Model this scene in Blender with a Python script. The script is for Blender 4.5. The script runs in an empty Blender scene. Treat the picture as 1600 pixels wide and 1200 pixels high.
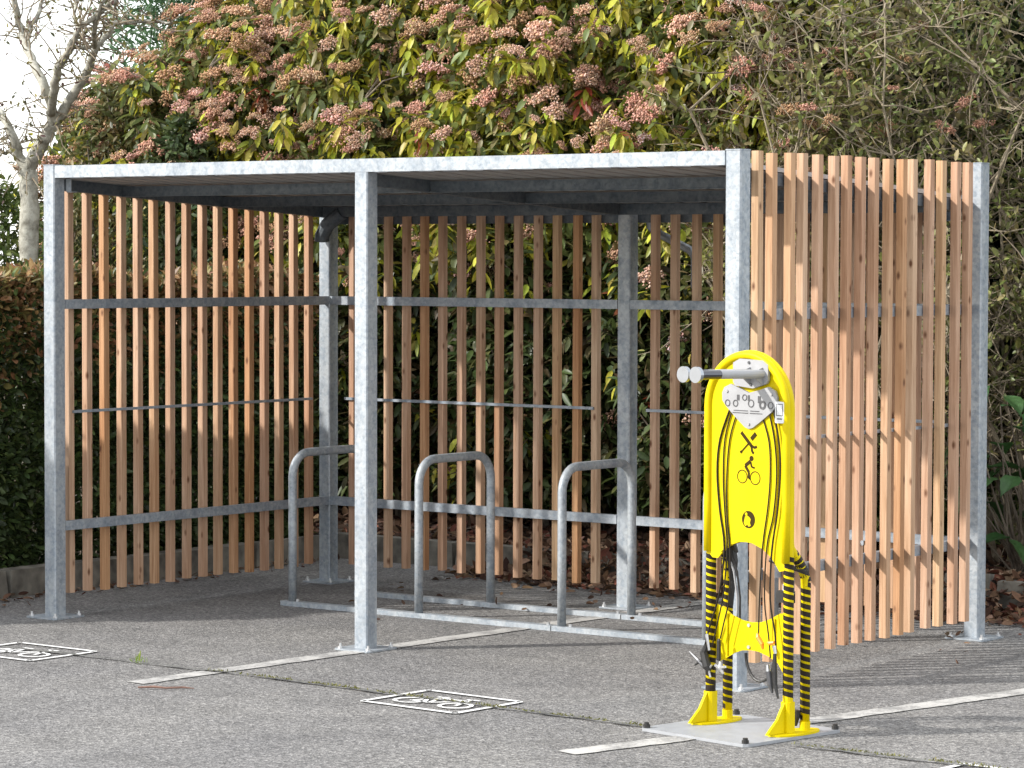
import bpy, math, random
import numpy as np
from mathutils import Vector, Matrix

random.seed(7)
rng = np.random.default_rng(11)
scene = bpy.context.scene
C = scene.collection

# ------------------------------------------------------------------ camera
cam_d = bpy.data.cameras.new("camera")
cam = bpy.data.objects.new("camera", cam_d)
C.objects.link(cam)
CAM = Vector((6.9858, -10.9378, 1.8564))
rt = Vector((0.7998, 0.6003, 0.0030)); up = Vector((-0.0274, 0.0316, 0.9991)); fw = Vector((-0.5997, 0.7991, -0.0417))
cam.matrix_world = Matrix(((rt.x, up.x, -fw.x, CAM.x), (rt.y, up.y, -fw.y, CAM.y), (rt.z, up.z, -fw.z, CAM.z), (0, 0, 0, 1)))
cam_d.sensor_width = 36.0
cam_d.lens = 36.0 * 4715.5 / 1600.0
cam_d.clip_end = 2000.0
scene.camera = cam

# ------------------------------------------------------------------ light
LD = Vector((0.669, 0.743, -0.60)).normalized()          # the way the sunlight travels
world = bpy.data.worlds.new("World"); scene.world = world
world.use_nodes = True
wn = world.node_tree.nodes; wl = world.node_tree.links
wn.clear()
sky = wn.new("ShaderNodeTexSky"); sky.sky_type = 'NISHITA'; sky.sun_disc = False
sky.sun_elevation = math.asin(-LD.z); sky.sun_rotation = math.atan2(-LD.x, -LD.y) % (2 * math.pi)
sky.air_density = 1.0; sky.dust_density = 1.0; sky.ozone_density = 1.0
bg = wn.new("ShaderNodeBackground"); bg.inputs["Strength"].default_value = 0.138
wo = wn.new("ShaderNodeOutputWorld")
# a thin bright veil of cloud lies over the whole sky
veil = wn.new("ShaderNodeMix"); veil.data_type = 'RGBA'; veil.inputs[0].default_value = 0.62
veil.inputs[7].default_value = (11.6, 11.7, 11.8, 1.0)
wl.new(sky.outputs[0], veil.inputs[6]); wl.new(veil.outputs[2], bg.inputs[0]); wl.new(bg.outputs[0], wo.inputs[0])
sun_d = bpy.data.lights.new("sun", 'SUN'); sun_d.energy = 3.7; sun_d.angle = math.radians(1.3); sun_d.color = (1.0, 0.965, 0.91)
sun = bpy.data.objects.new("sun", sun_d); C.objects.link(sun)
sun.rotation_euler = (-LD).to_track_quat('Z', 'Y').to_euler(); sun.location = (-6, -8, 9)
vs = scene.view_settings
vs.view_transform = 'Standard'; vs.look = 'None'; vs.gamma = 1.0; vs.use_curve_mapping = False
vs.exposure = 0.74
cy = scene.cycles
cy.max_bounces = 6; cy.diffuse_bounces = 3; cy.glossy_bounces = 2; cy.transmission_bounces = 3; cy.transparent_max_bounces = 4

# ------------------------------------------------------------------ helpers
class MB:
    """collects faces for one mesh"""
    def __init__(s): s.v = []; s.f = []
    def box(s, x0, x1, y0, y1, z0, z1):
        b = len(s.v)
        s.v += [(x0,y0,z0),(x1,y0,z0),(x1,y1,z0),(x0,y1,z0),(x0,y0,z1),(x1,y0,z1),(x1,y1,z1),(x0,y1,z1)]
        s.f += [tuple(b+i for i in q) for q in ((0,3,2,1),(4,5,6,7),(0,1,5,4),(1,2,6,5),(2,3,7,6),(3,0,4,7))]
        return s
    def hexa(s, pts):
        b = len(s.v); s.v += [tuple(p) for p in pts]
        s.f += [tuple(b+i for i in q) for q in ((0,3,2,1),(4,5,6,7),(0,1,5,4),(1,2,6,5),(2,3,7,6),(3,0,4,7))]
        return s
    def cham(s, x0, x1, y0, y1, z0, z1, c=.005):
        """upright box with chamfered vertical edges"""
        return s.prism([(x0+c,y0),(x1-c,y0),(x1,y0+c),(x1,y1-c),(x1-c,y1),(x0+c,y1),(x0,y1-c),(x0,y0+c)], z0, z1)
    def prism(s, poly, z0, z1, fn=None):
        """polygon (a,b) extruded along the third axis; fn maps (a,b,c) -> xyz"""
        fn = fn or (lambda a, b, c: (a, b, c))
        b = len(s.v); n = len(poly)
        s.v += [fn(p[0], p[1], z0) for p in poly] + [fn(p[0], p[1], z1) for p in poly]
        s.f.append(tuple(b+i for i in reversed(range(n)))); s.f.append(tuple(b+n+i for i in range(n)))
        for i in range(n):
            j = (i+1) % n; s.f.append((b+i, b+j, b+n+j, b+n+i))
        return s
    def tube(s, pts, r, seg=8, cap=True):
        pts = [Vector(p) for p in pts]; n = len(pts)
        rs = r if isinstance(r, (list, tuple)) else [r]*n
        b = len(s.v); ref = None
        for i, p in enumerate(pts):
            t = (pts[min(i+1, n-1)] - pts[max(i-1, 0)])
            t = t.normalized() if t.length > 1e-9 else Vector((0, 0, 1))
            if ref is None:
                ref = Vector((1, 0, 0)) if abs(t.x) < .8 else Vector((0, 1, 0))
            a = (ref - t * ref.dot(t)).normalized(); ref = a
            c = t.cross(a)
            for k in range(seg):
                an = 2*math.pi*k/seg
                q = p + (a*math.cos(an) + c*math.sin(an))*rs[i]
                s.v.append(tuple(q))
        for i in range(n-1):
            for k in range(seg):
                k2 = (k+1) % seg
                s.f.append((b+i*seg+k, b+i*seg+k2, b+(i+1)*seg+k2, b+(i+1)*seg+k))
        if cap:
            s.f.append(tuple(b+k for k in reversed(range(seg)))); s.f.append(tuple(b+(n-1)*seg+k for k in range(seg)))
        return s
    def cyl(s, p, q, r, seg=12): return s.tube([p, q], r, seg)
    def ring(s, c, r0, r1, h, seg=20, fn=None, sx=1.0):
        """flat ring in a plane: centre (a,b), between radii, from depth h[0] to h[1]"""
        fn = fn or (lambda a, b, c_: (a, b, c_))
        b = len(s.v)
        for k in range(seg):
            an = 2*math.pi*k/seg; ca, sa = math.cos(an)*sx, math.sin(an)
            for r, hh in ((r0,h[0]),(r1,h[0]),(r1,h[1]),(r0,h[1])):
                s.v.append(fn(c[0]+r*ca, c[1]+r*sa, hh))
        for k in range(seg):
            o, p = b+4*k, b+4*((k+1) % seg)
            for i in range(4):
                j = (i+1) % 4; s.f.append((o+i, p+i, p+j, o+j))
        return s
    def mesh(s, name, smooth=False):
        me = bpy.data.meshes.new(name); me.from_pydata(s.v, [], s.f); me.update()
        if smooth: me.polygons.foreach_set("use_smooth", [True]*len(me.polygons))
        return me

def put(name, me, mat=None, parent=None, loc=None, offset=False):
    me = me.mesh(name) if isinstance(me, MB) else me
    if mat is not None and not me.materials: me.materials.append(mat)
    o = bpy.data.objects.new(name, me); C.objects.link(o)
    if parent is not None:
        o.parent = parent
        if offset: o.matrix_parent_inverse = Matrix.Translation(-Vector(parent["base"]))
    if loc is not None: o.location = loc
    return o
def tag(o, label=None, cat=None, group=None, kind=None):
    if label: o["label"] = label
    if cat: o["category"] = cat
    if group: o["group"] = group
    if kind: o["kind"] = kind
    return o
def thing(name, loc, label, cat, group=None, rz=0.0):
    o = bpy.data.objects.new(name, None); C.objects.link(o)
    o.location = loc; o.rotation_euler = (0, 0, rz); o.empty_display_size = .1
    o["base"] = tuple(loc)
    return tag(o, label, cat, group)

# ------------------------------------------------------------------ materials
def new_mat(name):
    m = bpy.data.materials.new(name); m.use_nodes = True
    nt = m.node_tree; nt.nodes.clear()
    out = nt.nodes.new("ShaderNodeOutputMaterial"); p = nt.nodes.new("ShaderNodeBsdfPrincipled")
    nt.links.new(p.outputs[0], out.inputs[0])
    return m, nt, p, out
def N(nt, t, **kw):
    n = nt.nodes.new(t)
    for k, v in kw.items():
        if k in n.inputs: n.inputs[k].default_value = v
        else: setattr(n, k, v)
    return n
def ramp(nt, fac, stops):
    r = nt.nodes.new("ShaderNodeValToRGB")
    el = r.color_ramp.elements
    while len(el) < len(stops): el.new(.5)
    for e, (p, c) in zip(el, stops):
        e.position = p; e.color = (*c, 1) if len(c) == 3 else c
    nt.links.new(fac, r.inputs[0]); return r
def mix(nt, f, a, b, bt='MIX'):
    n = nt.nodes.new("ShaderNodeMix"); n.data_type = 'RGBA'; n.blend_type = bt
    for sock, v in ((n.inputs[0], f), (n.inputs[6], a), (n.inputs[7], b)):
        if hasattr(v, "is_linked"): nt.links.new(v, sock)
        else: sock.default_value = v if isinstance(v, (int, float)) else (*v, 1)
    return n.outputs[2]
def bump(nt, p, h, strength=.3, dist=.01):
    b = N(nt, "ShaderNodeBump", Strength=strength, Distance=dist)
    nt.links.new(h, b.inputs["Height"]); nt.links.new(b.outputs[0], p.inputs["Normal"])

def plain(name, col, rough=.5, metal=0.0, var=.12, scale=30.0, spec=.5):
    m, nt, p, _ = new_mat(name)
    tc = N(nt, "ShaderNodeTexCoord"); no = N(nt, "ShaderNodeTexNoise", Scale=scale, Detail=5.0)
    nt.links.new(tc.outputs["Object"], no.inputs["Vector"])
    a = tuple(c*(1-var) for c in col); b = tuple(min(1, c*(1+var)) for c in col)
    r = ramp(nt, no.outputs[0], [(.3, a), (.7, b)])
    nt.links.new(r.outputs[0], p.inputs["Base Color"])
    rr = ramp(nt, no.outputs[0], [(.3, (rough*.85,)*3), (.7, (min(1, rough*1.15),)*3)])
    nt.links.new(rr.outputs[0], p.inputs["Roughness"])
    p.inputs["Metallic"].default_value = metal
    p.inputs["Specular IOR Level"].default_value = spec
    return m

def galvanised(name, base, metal=.55, rough=.42):
    m, nt, p, _ = new_mat(name)
    g = N(nt, "ShaderNodeNewGeometry")
    v = N(nt, "ShaderNodeTexVoronoi", Scale=75.0); n1 = N(nt, "ShaderNodeTexNoise", Scale=34.0, Detail=6.0, Roughness=.65)
    mp = N(nt, "ShaderNodeMapping"); mp.inputs["Scale"].default_value = (1, 1, .35)
    n2 = N(nt, "ShaderNodeTexNoise", Scale=9.0, Detail=4.0, Distortion=1.2)
    nt.links.new(g.outputs["Position"], v.inputs["Vector"]); nt.links.new(g.outputs["Position"], n1.inputs["Vector"])
    nt.links.new(g.outputs["Position"], mp.inputs["Vector"]); nt.links.new(mp.outputs[0], n2.inputs["Vector"])
    bw = N(nt, "ShaderNodeSeparateColor"); nt.links.new(v.outputs["Color"], bw.inputs[0])
    c1 = ramp(nt, bw.outputs[0], [(0, tuple(c*.86 for c in base)), (1, tuple(min(1, c*1.08) for c in base))])
    c2 = ramp(nt, n1.outputs[0], [(.36, (.63, .665, .70)), (.54, (.85, .85, .85))])
    c3 = ramp(nt, n2.outputs[0], [(.34, (.78, .81, .85)), (.60, (1.04, 1.04, 1.04))])
    col = mix(nt, 1.0, mix(nt, 1.0, c1.outputs[0], c2.outputs[0], 'MULTIPLY'), c3.outputs[0], 'MULTIPLY')
    nt.links.new(col, p.inputs["Base Color"])
    rr = ramp(nt, n1.outputs[0], [(.35, (rough*1.35,)*3), (.6, (rough*.9,)*3)])
    nt.links.new(rr.outputs[0], p.inputs["Roughness"]); p.inputs["Metallic"].default_value = metal
    bump(nt, p, n1.outputs[0], .25, .004)
    return m
M_GALV = galvanised("galvanised_steel", (.42, .447, .468), .3, .5)
M_GALV_RAIL = galvanised("galvanised_rail", (.38, .41, .44), .3, .5)
M_GALV_SHADED = galvanised("shaded_roof_steel", (.135, .155, .172), .3, .55)  # galvanised steel again, with the shade under the roof put into its colour
M_TUBE = galvanised("galvanised_tube", (.44, .465, .48), .3, .5)
M_SHEET = plain("roof_sheet_paint", (.30, .29, .28), .55, .1)
M_BOLT = plain("zinc_bolt", (.6, .6, .6), .35, .7)

def wood_mat():
    m, nt, p, _ = new_mat("larch_wood")
    tc = N(nt, "ShaderNodeTexCoord"); oi = N(nt, "ShaderNodeObjectInfo")
    mu = N(nt, "ShaderNodeMath", operation='MULTIPLY'); mu.inputs[1].default_value = 173.0
    nt.links.new(oi.outputs["Random"], mu.inputs[0])
    cb = N(nt, "ShaderNodeCombineXYZ"); nt.links.new(mu.outputs[0], cb.inputs[0]); nt.links.new(mu.outputs[0], cb.inputs[2])
    ad = N(nt, "ShaderNodeVectorMath", operation='ADD')
    nt.links.new(tc.outputs["Object"], ad.inputs[0]); nt.links.new(cb.outputs[0], ad.inputs[1])
    mp = N(nt, "ShaderNodeMapping"); mp.inputs["Scale"].default_value = (55, 55, 2.2)
    nt.links.new(ad.outputs[0], mp.inputs["Vector"])
    grain = N(nt, "ShaderNodeTexNoise", Scale=1.6, Detail=6.0, Roughness=.6, Distortion=.6)
    nt.links.new(mp.outputs[0], grain.inputs["Vector"])
    mp2 = N(nt, "ShaderNodeMapping"); mp2.inputs["Scale"].default_value = (6, 6, .9)
    nt.links.new(ad.outputs[0], mp2.inputs["Vector"])
    blot = N(nt, "ShaderNodeTexNoise", Scale=1.5, Detail=3.0)
    nt.links.new(mp2.outputs[0], blot.inputs["Vector"])
    hue = ramp(nt, oi.outputs["Random"], [(0, (.58,.40,.275)), (.18, (.52,.335,.235)), (.34, (.60,.425,.29)), (.5, (.53,.295,.145)),
               (.62, (.55,.37,.26)), (.75, (.60,.41,.245)), (.88, (.48,.285,.185)), (1.0, (.61,.435,.31))])
    g = ramp(nt, grain.outputs[0], [(.30, (.70, .62, .55)), (.62, (1.05, 1.04, 1.03))])
    bl = ramp(nt, blot.outputs[0], [(.30, (.71, .63, .56)), (.6, (.87, .87, .87))])
    c = mix(nt, 1.0, mix(nt, 1.0, hue.outputs[0], g.outputs[0], 'MULTIPLY'), bl.outputs[0], 'MULTIPLY')
    mp3 = N(nt, "ShaderNodeMapping"); mp3.inputs["Scale"].default_value = (13, 13, 6.5)
    nt.links.new(ad.outputs[0], mp3.inputs["Vector"])
    kn = N(nt, "ShaderNodeTexVoronoi", Scale=1.0); nt.links.new(mp3.outputs[0], kn.inputs["Vector"])
    kf = ramp(nt, kn.outputs["Distance"], [(.06, (1, 1, 1)), (.17, (0, 0, 0))])
    c = mix(nt, kf.outputs[0], c, (.13, .055, .025))
    nt.links.new(c, p.inputs["Base Color"]); p.inputs["Roughness"].default_value = .68
    p.inputs["Specular IOR Level"].default_value = .3
    bump(nt, p, grain.outputs[0], .25, .002)
    return m
M_WOOD = wood_mat()

def asphalt_mat():
    m, nt, p, _ = new_mat("old_asphalt")
    g = N(nt, "ShaderNodeNewGeometry")
    def tex(t, **k):
        n = N(nt, t, **k); nt.links.new(g.outputs["Position"], n.inputs["Vector"]); return n
    v = tex("ShaderNodeTexVoronoi", Scale=105.0); v2 = tex("ShaderNodeTexVoronoi", Scale=210.0)
    n1 = tex("ShaderNodeTexNoise", Scale=38.0, Detail=8.0, Roughness=.75); n2 = tex("ShaderNodeTexNoise", Scale=.9, Detail=6.0, Roughness=.6); n3 = tex("ShaderNodeTexNoise", Scale=4.0, Detail=6.0, Roughness=.65)
    s = N(nt, "ShaderNodeSeparateColor"); nt.links.new(v.outputs["Color"], s.inputs[0])
    s2 = N(nt, "ShaderNodeSeparateColor"); nt.links.new(v2.outputs["Color"], s2.inputs[0])
    a = ramp(nt, s.outputs[0], [(0, (.10,.098,.095)), (.35, (.19,.186,.18)), (.75, (.27,.264,.255)), (1, (.46,.45,.43))])
    b = ramp(nt, s2.outputs[1], [(0, (.09,.089,.088)), (.5, (.22,.217,.21)), (1, (.42,.41,.395))])
    c = mix(nt, .45, a.outputs[0], b.outputs[0])
    d = ramp(nt, n1.outputs[0], [(.38, (.50, .50, .505)), (.60, (1.22, 1.21, 1.19))])
    e = ramp(nt, n2.outputs[0], [(.30, (.84, .84, .86)), (.66, (1.10, 1.09, 1.07))])
    f = ramp(nt, n3.outputs[0], [(.28, (.62, .62, .63)), (.56, (.86, .86, .87))])
    c = mix(nt, 1.0, mix(nt, 1.0, mix(nt, 1.0, c, d.outputs[0], 'MULTIPLY'), e.outputs[0], 'MULTIPLY'), f.outputs[0], 'MULTIPLY')
    nt.links.new(c, p.inputs["Base Color"]); p.inputs["Roughness"].default_value = .92
    p.inputs["Specular IOR Level"].default_value = .25
    h = mix(nt, .5, v.outputs["Distance"], n1.outputs[0])
    bump(nt, p, h, .75, .012)
    return m, c
M_ASPH, _ = asphalt_mat()

def paint_mat(name, worn):
    m, nt, p, out = new_mat(name)
    g = N(nt, "ShaderNodeNewGeometry")
    n1 = N(nt, "ShaderNodeTexNoise", Scale=60.0, Detail=8.0, Roughness=.8); n2 = N(nt, "ShaderNodeTexNoise", Scale=6.0, Detail=5.0)
    nt.links.new(g.outputs["Position"], n1.inputs["Vector"]); nt.links.new(g.outputs["Position"], n2.inputs["Vector"])
    ad = mix(nt, .45, n1.outputs[0], n2.outputs[0])
    r = ramp(nt, ad, [(worn-.05, (.20,.195,.188)), (worn+.06, (.41,.40,.38) if worn > .4 else (.72,.72,.70))])
    nt.links.new(r.outputs[0], p.inputs["Base Color"]); p.inputs["Roughness"].default_value = .8
    bump(nt, p, n1.outputs[0], .5, .006)
    return m
M_PAINT_OLD = paint_mat("worn_line_paint", .48)
M_PAINT = paint_mat("fresh_white_paint", .40)
M_SEAM = plain("tar_seam", (.11, .11, .10), .9, 0, .4, 25)
M_CONC = plain("kerb_concrete", (.13, .12, .10), .95, 0, .55, 11)
M_SOIL = plain("bed_soil", (.055, .042, .032), .95, 0, .5, 14)
M_LAWN = plain("lawn", (.07, .12, .03), .9, 0, .5, 8)
M_YEL = plain("yellow_powder_coat", (.60, .465, .0), .5, 0, .07, 7, .15)
M_BLACK = plain("black_rubber", (.018, .017, .016), .5, 0, .2, 40)
M_TAPE = plain("black_tape", (.018, .013, .008), .5, 0, .2, 40, .2)
M_PRINT = plain("dark_print", (.035, .022, .004), .6, 0, .1, 40, .1)
M_GREY = plain("grey_plate_paint", (.31, .31, .315), .5, .1, .05, 25)
M_BASEPL = plain("grey_base_plate", (.30, .31, .325), .5, .1, .06, 18)
M_CHROME = plain("chrome", (.34, .36, .39), .3, .8, .03, 20)
M_SLEEVE = plain("black_chrome_sleeve", (.10, .10, .11), .18, .9, .05, 20)
M_STEEL = plain("tool_steel", (.5, .5, .5), .3, .85, .1, 60)
M_DARKSTEEL = plain("dark_tool_steel", (.10, .10, .105), .4, .5, .2, 60)
M_ORANGE = plain("orange_plastic", (.85, .26, .02), .4, 0, .05, 30)
M_WHITE = plain("white_sticker", (.66, .67, .68), .45, 0, .03, 30)

def foliage_mat(name, trans=.34, rough=.45, spec=.4):
    m, nt, p, out = new_mat(name)
    a = N(nt, "ShaderNodeAttribute", attribute_name="Col")
    tc = N(nt, "ShaderNodeNewGeometry")
    n = N(nt, "ShaderNodeTexNoise", Scale=45.0, Detail=3.0); nt.links.new(tc.outputs["Position"], n.inputs["Vector"])
    r = ramp(nt, n.outputs[0], [(.3, (.78, .78, .78)), (.7, (1.15, 1.15, 1.15))])
    c = mix(nt, 1.0, a.outputs["Color"], r.outputs[0], 'MULTIPLY')
    nt.links.new(c, p.inputs["Base Color"]); p.inputs["Roughness"].default_value = rough; p.inputs["Specular IOR Level"].default_value = spec
    if trans > 0:
        t = N(nt, "ShaderNodeBsdfTranslucent"); nt.links.new(c, t.inputs[0])
        ms = N(nt, "ShaderNodeMixShader"); ms.inputs[0].default_value = trans
        nt.links.new(p.outputs[0], ms.inputs[1]); nt.links.new(t.outputs[0], ms.inputs[2]); nt.links.new(ms.outputs[0], out.inputs[0])
    return m
M_LEAF = foliage_mat("leaf")
M_LITTER = foliage_mat("dry_leaf", .1, .8, .15)
M_FLOWER = foliage_mat("flower_bud", .15, .8, .15)

def bark_mat(name, a, b, sc=14):
    m, nt, p, _ = new_mat(name)
    tc = N(nt, "ShaderNodeNewGeometry"); n = N(nt, "ShaderNodeTexNoise", Scale=sc, Detail=7.0, Roughness=.7)
    nt.links.new(tc.outputs["Position"], n.inputs["Vector"])
    r = ramp(nt, n.outputs[0], [(.35, a), (.62, b)]); nt.links.new(r.outputs[0], p.inputs["Base Color"])
    p.inputs["Roughness"].default_value = .9; bump(nt, p, n.outputs[0], .6, .02)
    return m
M_BARK = bark_mat("grey_bark", (.15, .14, .11), (.40, .39, .33))
M_TWIG = bark_mat("twig_bark", (.07, .052, .038), (.17, .14, .105), 9)
M_TWIG2 = bark_mat("dry_twig_bark", (.13, .10, .068), (.28, .235, .165), 9)

# ------------------------------------------------------------------ ground
g = MB().box(-60, 60, -40, 60, -.3, 0)
ground = tag(put("asphalt", g, M_ASPH), kind="structure")
ground["base"] = (0, 0, 0)

def strip(pts, w, z, wob=0.0):
    """flat ribbon along a ground polyline"""
    m = MB(); pts = [Vector((*p, 0)) for p in pts]; n = len(pts)
    for i, p in enumerate(pts):
        t = (pts[min(i+1, n-1)]-pts[max(i-1, 0)]).normalized(); s = Vector((-t.y, t.x, 0))
        ww = w*(1+wob*random.uniform(-1, 1))/2
        a, b = p+s*ww, p-s*ww
        m.v += [(a.x, a.y, z), (b.x, b.y, z)]
    m.f = [(2*i, 2*i+1, 2*i+3, 2*i+2) for i in range(n-1)]
    return m
def dense(a, b, n, j=0.0):
    return [(a[0]+(b[0]-a[0])*i/n+random.uniform(-j, j), a[1]+(b[1]-a[1])*i/n+random.uniform(-j, j)) for i in range(n+1)]
put("painted_line", strip(dense((-2.17, -1.46), (-1.90, 3.0), 60, .003), .115, .004, .08), M_PAINT_OLD, ground)
put("painted_line", strip(dense((.40, -1.82), (.62, -1.0), 16, .003) + dense((.63, -.95), (1.45, 2.6), 50, .003)[1:], .115, .004, .08), M_PAINT_OLD, ground)
for a_, b_, n_ in (((-9, -.93), (-2.05, -.99), 60), ((-2.05, -.99), (.33, -1.13), 40), ((.985, -1.155), (5, -1.2), 40)):
    put("tar_seam", strip(dense(a_, b_, n_, .012), .022, .0095, .6), M_SEAM, ground)

def bike_marking(cx, cy, rz, w=.52, h=.42):
    m = MB(); ca, sa = math.cos(rz), math.sin(rz); z = .0065
    def P(a, b): return (cx+a*ca-b*sa, cy+a*sa+b*ca, z)
    def seg(a, b, t):
        d = Vector((b[0]-a[0], b[1]-a[1])); d.normalize(); s = Vector((-d.y, d.x))*t/2
        k = len(m.v); m.v += [P(a[0]+s.x, a[1]+s.y), P(a[0]-s.x, a[1]-s.y), P(b[0]-s.x, b[1]-s.y), P(b[0]+s.x, b[1]+s.y)]; m.f.append((k, k+1, k+2, k+3))
    def disc(c, r0, r1, n=20):
        k = len(m.v)
        for i in range(n):
            an = 2*math.pi*i/n; m.v += [P(c[0]+r0*math.cos(an), c[1]+r0*math.sin(an)), P(c[0]+r1*math.cos(an), c[1]+r1*math.sin(an))]
        for i in range(n):
            j = (i+1) % n; m.f.append((k+2*i, k+2*i+1, k+2*j+1, k+2*j))
    t = .026; x, y = w/2, h/2; c = .012
    outl = [(-x+c, -y), (x-c, -y), (x, -y+c), (x, y-c), (x-c, y), (-x+c, y), (-x, y-c), (-x, -y+c)]
    for i in range(8): 
        a, b = outl[i], outl[(i+1) % 8]; d = Vector(b)-Vector(a); d = d.normalized()*t*.2
        seg((a[0]-d.x, a[1]-d.y), (b[0]+d.x, b[1]+d.y), t)
    put("marking_frame", m, M_PAINT, ground)
    m = MB(); bt = .017; z = .0065
    L, R, B, S, H = (-.125, -.055), (.125, -.055), (-.02, -.06), (-.055, .06), (.085, .07)
    disc(L, .058, .077); disc(R, .058, .077)
    for a, b in ((L, B), (L, S), (S, B), (B, H), (S, H), (H, R), ((-.095, .085), (-.03, .085)), ((.05, .105), (.115, .11)), (H, (.075, .11))): seg(a, b, bt)
    put("bicycle_symbol", m, M_PAINT, ground)
bike_marking(-.77, -1.085, -.06)
bike_marking(-3.30, -1.035, -.02)
bike_marking(1.95, -1.36, -.08)

# kerbs and raised planting bed (stones of the kerb are pieces of it)
bed = MB()
bed.box(-14, -5.22, -1.5, 3.36, -.05, .10); bed.box(-14, 9, 3.50, 16, -.05, .115)
bed_o = tag(put("planting_bed", bed, M_SOIL), kind="structure")
kerb_root = tag(put("kerb", MB().box(-5.20, 8.5, 3.40, 3.49, -.05, .06).box(-5.21, -5.13, -1.5, 3.40, -.05, .05), M_CONC), kind="structure")
def kerb_stone(x0, x1, y0, y1, h, rough=.0):
    m = MB(); c = .015
    jj = lambda: random.uniform(-rough, rough)
    pts = [(x0, y0, -.04), (x1, y0, -.04), (x1, y1, -.04), (x0, y1, -.04)]
    tp = [(x0+c+jj(), y0+c+jj(), h+jj()), (x1-c+jj(), y0+c+jj(), h+jj()), (x1-c+jj(), y1-c+jj(), h+jj()), (x0+c+jj(), y1-c+jj(), h+jj())]
    m.hexa(pts+tp); put("kerb_stone", m, M_CONC, kerb_root)
y = -1.5
while y < 3.3: kerb_stone(-5.12, -5.0, y+.006, min(y+.994, 3.39), .15, .004); y += 1.0
x = -5.12
while x < 7:
    L = random.uniform(.28, .6) if x > -2.6 else 1.0
    if x > -2.6: kerb_stone(x+.01, x+L-.01, 3.27+random.uniform(-.02, .02), 3.42, random.uniform(.14, .2), .02)
    else: kerb_stone(x+.006, x+L-.006, 3.28, 3.40, .15, .004)
    x += L

# ------------------------------------------------------------------ shelter
SB = (-2.074, 1.12, 0)
shelter = thing("bike_shelter", SB, "galvanised steel bicycle shelter with larch slat walls and flat roof", "bike shelter")
def part(name, m, mat): return put(name, m, mat, shelter, offset=True)
L, D, H, W = 4.148, 2.168, 2.32, .08
XM = -2.074
posts = {"fl": (-L-W, 0), "fm": (XM-W, 0), "fr": (-W, 0), "bl": (-L-W, D), "bm": (XM-W, D), "br": (-W, D)}
def rounded_plate(x0, x1, y0, y1, z0, z1): return MB().cham(x0, x1, y0, y1, z0, z1, .012)
for k, (x, y) in posts.items():
    top = {"fm": 2.257, "bl": 2.30, "bm": 2.30}.get(k, H)
    p = part("post", MB().cham(x, x+W, y, y+W, .009, top, .006), M_GALV)
    a = .07
    pl = put("anchor_plate", rounded_plate(x-a, x+W+a, y-a, y+W+a, .001, .009), M_GALV, p)
    for sx in (x-a+.025, x+W+a-.025):
        for sy in (y-a+.025, y+W+a-.025):
            b = MB().prism([(sx+.012*math.cos(i*math.pi/3), sy+.012*math.sin(i*math.pi/3)) for i in range(6)], .009, .019)
            b.cyl((sx, sy, .019), (sx, sy, .032), .006, 8)
            put("bolt", b, M_BOLT, p)
    if top == H: put("post_cap", MB().cham(x-.002, x+W+.002, y-.002, y+W+.002, H+.0005, H+.006, .006), M_GALV_RAIL, p)
zs = lambda y: 2.255-.054*y                       # roof underside plane
part("front_beam", MB().cham(-L+.002, -W-.002, .002, .062, 2.258, 2.32, .002), M_GALV)
def sloped(x0, x1, y0, y1, h, dz=0):
    return MB().hexa([(x0, y0, zs(y0)-h+dz), (x1, y0, zs(y0)-h+dz), (x1, y1, zs(y1)-h+dz), (x0, y1, zs(y1)-h+dz),
                      (x0, y0, zs(y0)+dz), (x1, y0, zs(y0)+dz), (x1, y1, zs(y1)+dz), (x0, y1, zs(y1)+dz)])
part("roof_rafter", sloped(-L-.052, -L-.002, .082, D-.004, .056), M_GALV_SHADED)
part("roof_rafter", sloped(-.113, -.058, .082, D-.004, .056), M_GALV_SHADED)
part("roof_rafter", sloped(XM-.062, XM-.022, .082, D-.07, .056), M_GALV_SHADED)
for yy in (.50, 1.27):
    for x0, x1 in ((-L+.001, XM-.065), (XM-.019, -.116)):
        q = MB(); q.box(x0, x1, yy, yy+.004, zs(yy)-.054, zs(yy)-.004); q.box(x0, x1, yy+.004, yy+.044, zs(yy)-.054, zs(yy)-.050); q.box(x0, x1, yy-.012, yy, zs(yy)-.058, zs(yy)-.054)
        part("purlin", q, M_GALV_SHADED)
part("rear_beam", MB().box(-L+.002, -.118, D-.062, D-.006, 2.085, 2.142), M_GALV_SHADED)
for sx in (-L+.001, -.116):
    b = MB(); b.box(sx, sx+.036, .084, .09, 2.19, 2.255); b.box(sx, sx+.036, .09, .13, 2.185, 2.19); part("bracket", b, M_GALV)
# corrugated roof sheet, ribs run down the slope
m = MB(); prof = []; x = -L-.045
while x < -.06:
    prof += [(x, 0), (x+.045, 0), (x+.055, .028), (x+.085, .028), (x+.095, 0)]; x += .1425
prof = [q for q in prof if q[0] < -.06]
for sgn, dz in ((0, .002), (1, .0045)):
    for px, pz in prof:
        m.v += [(px, .066, zs(.066)+pz+dz), (px, D+.06, zs(D+.06)+pz+dz)]
n = len(prof)
for k in range(n-1):
    m.f.append((2*k, 2*k+1, 2*k+3, 2*k+2)); b = 2*n; m.f.append((b+2*k, b+2*k+2, b+2*k+3, b+2*k+1))
part("roof_sheet", m, M_SHEET)
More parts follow.
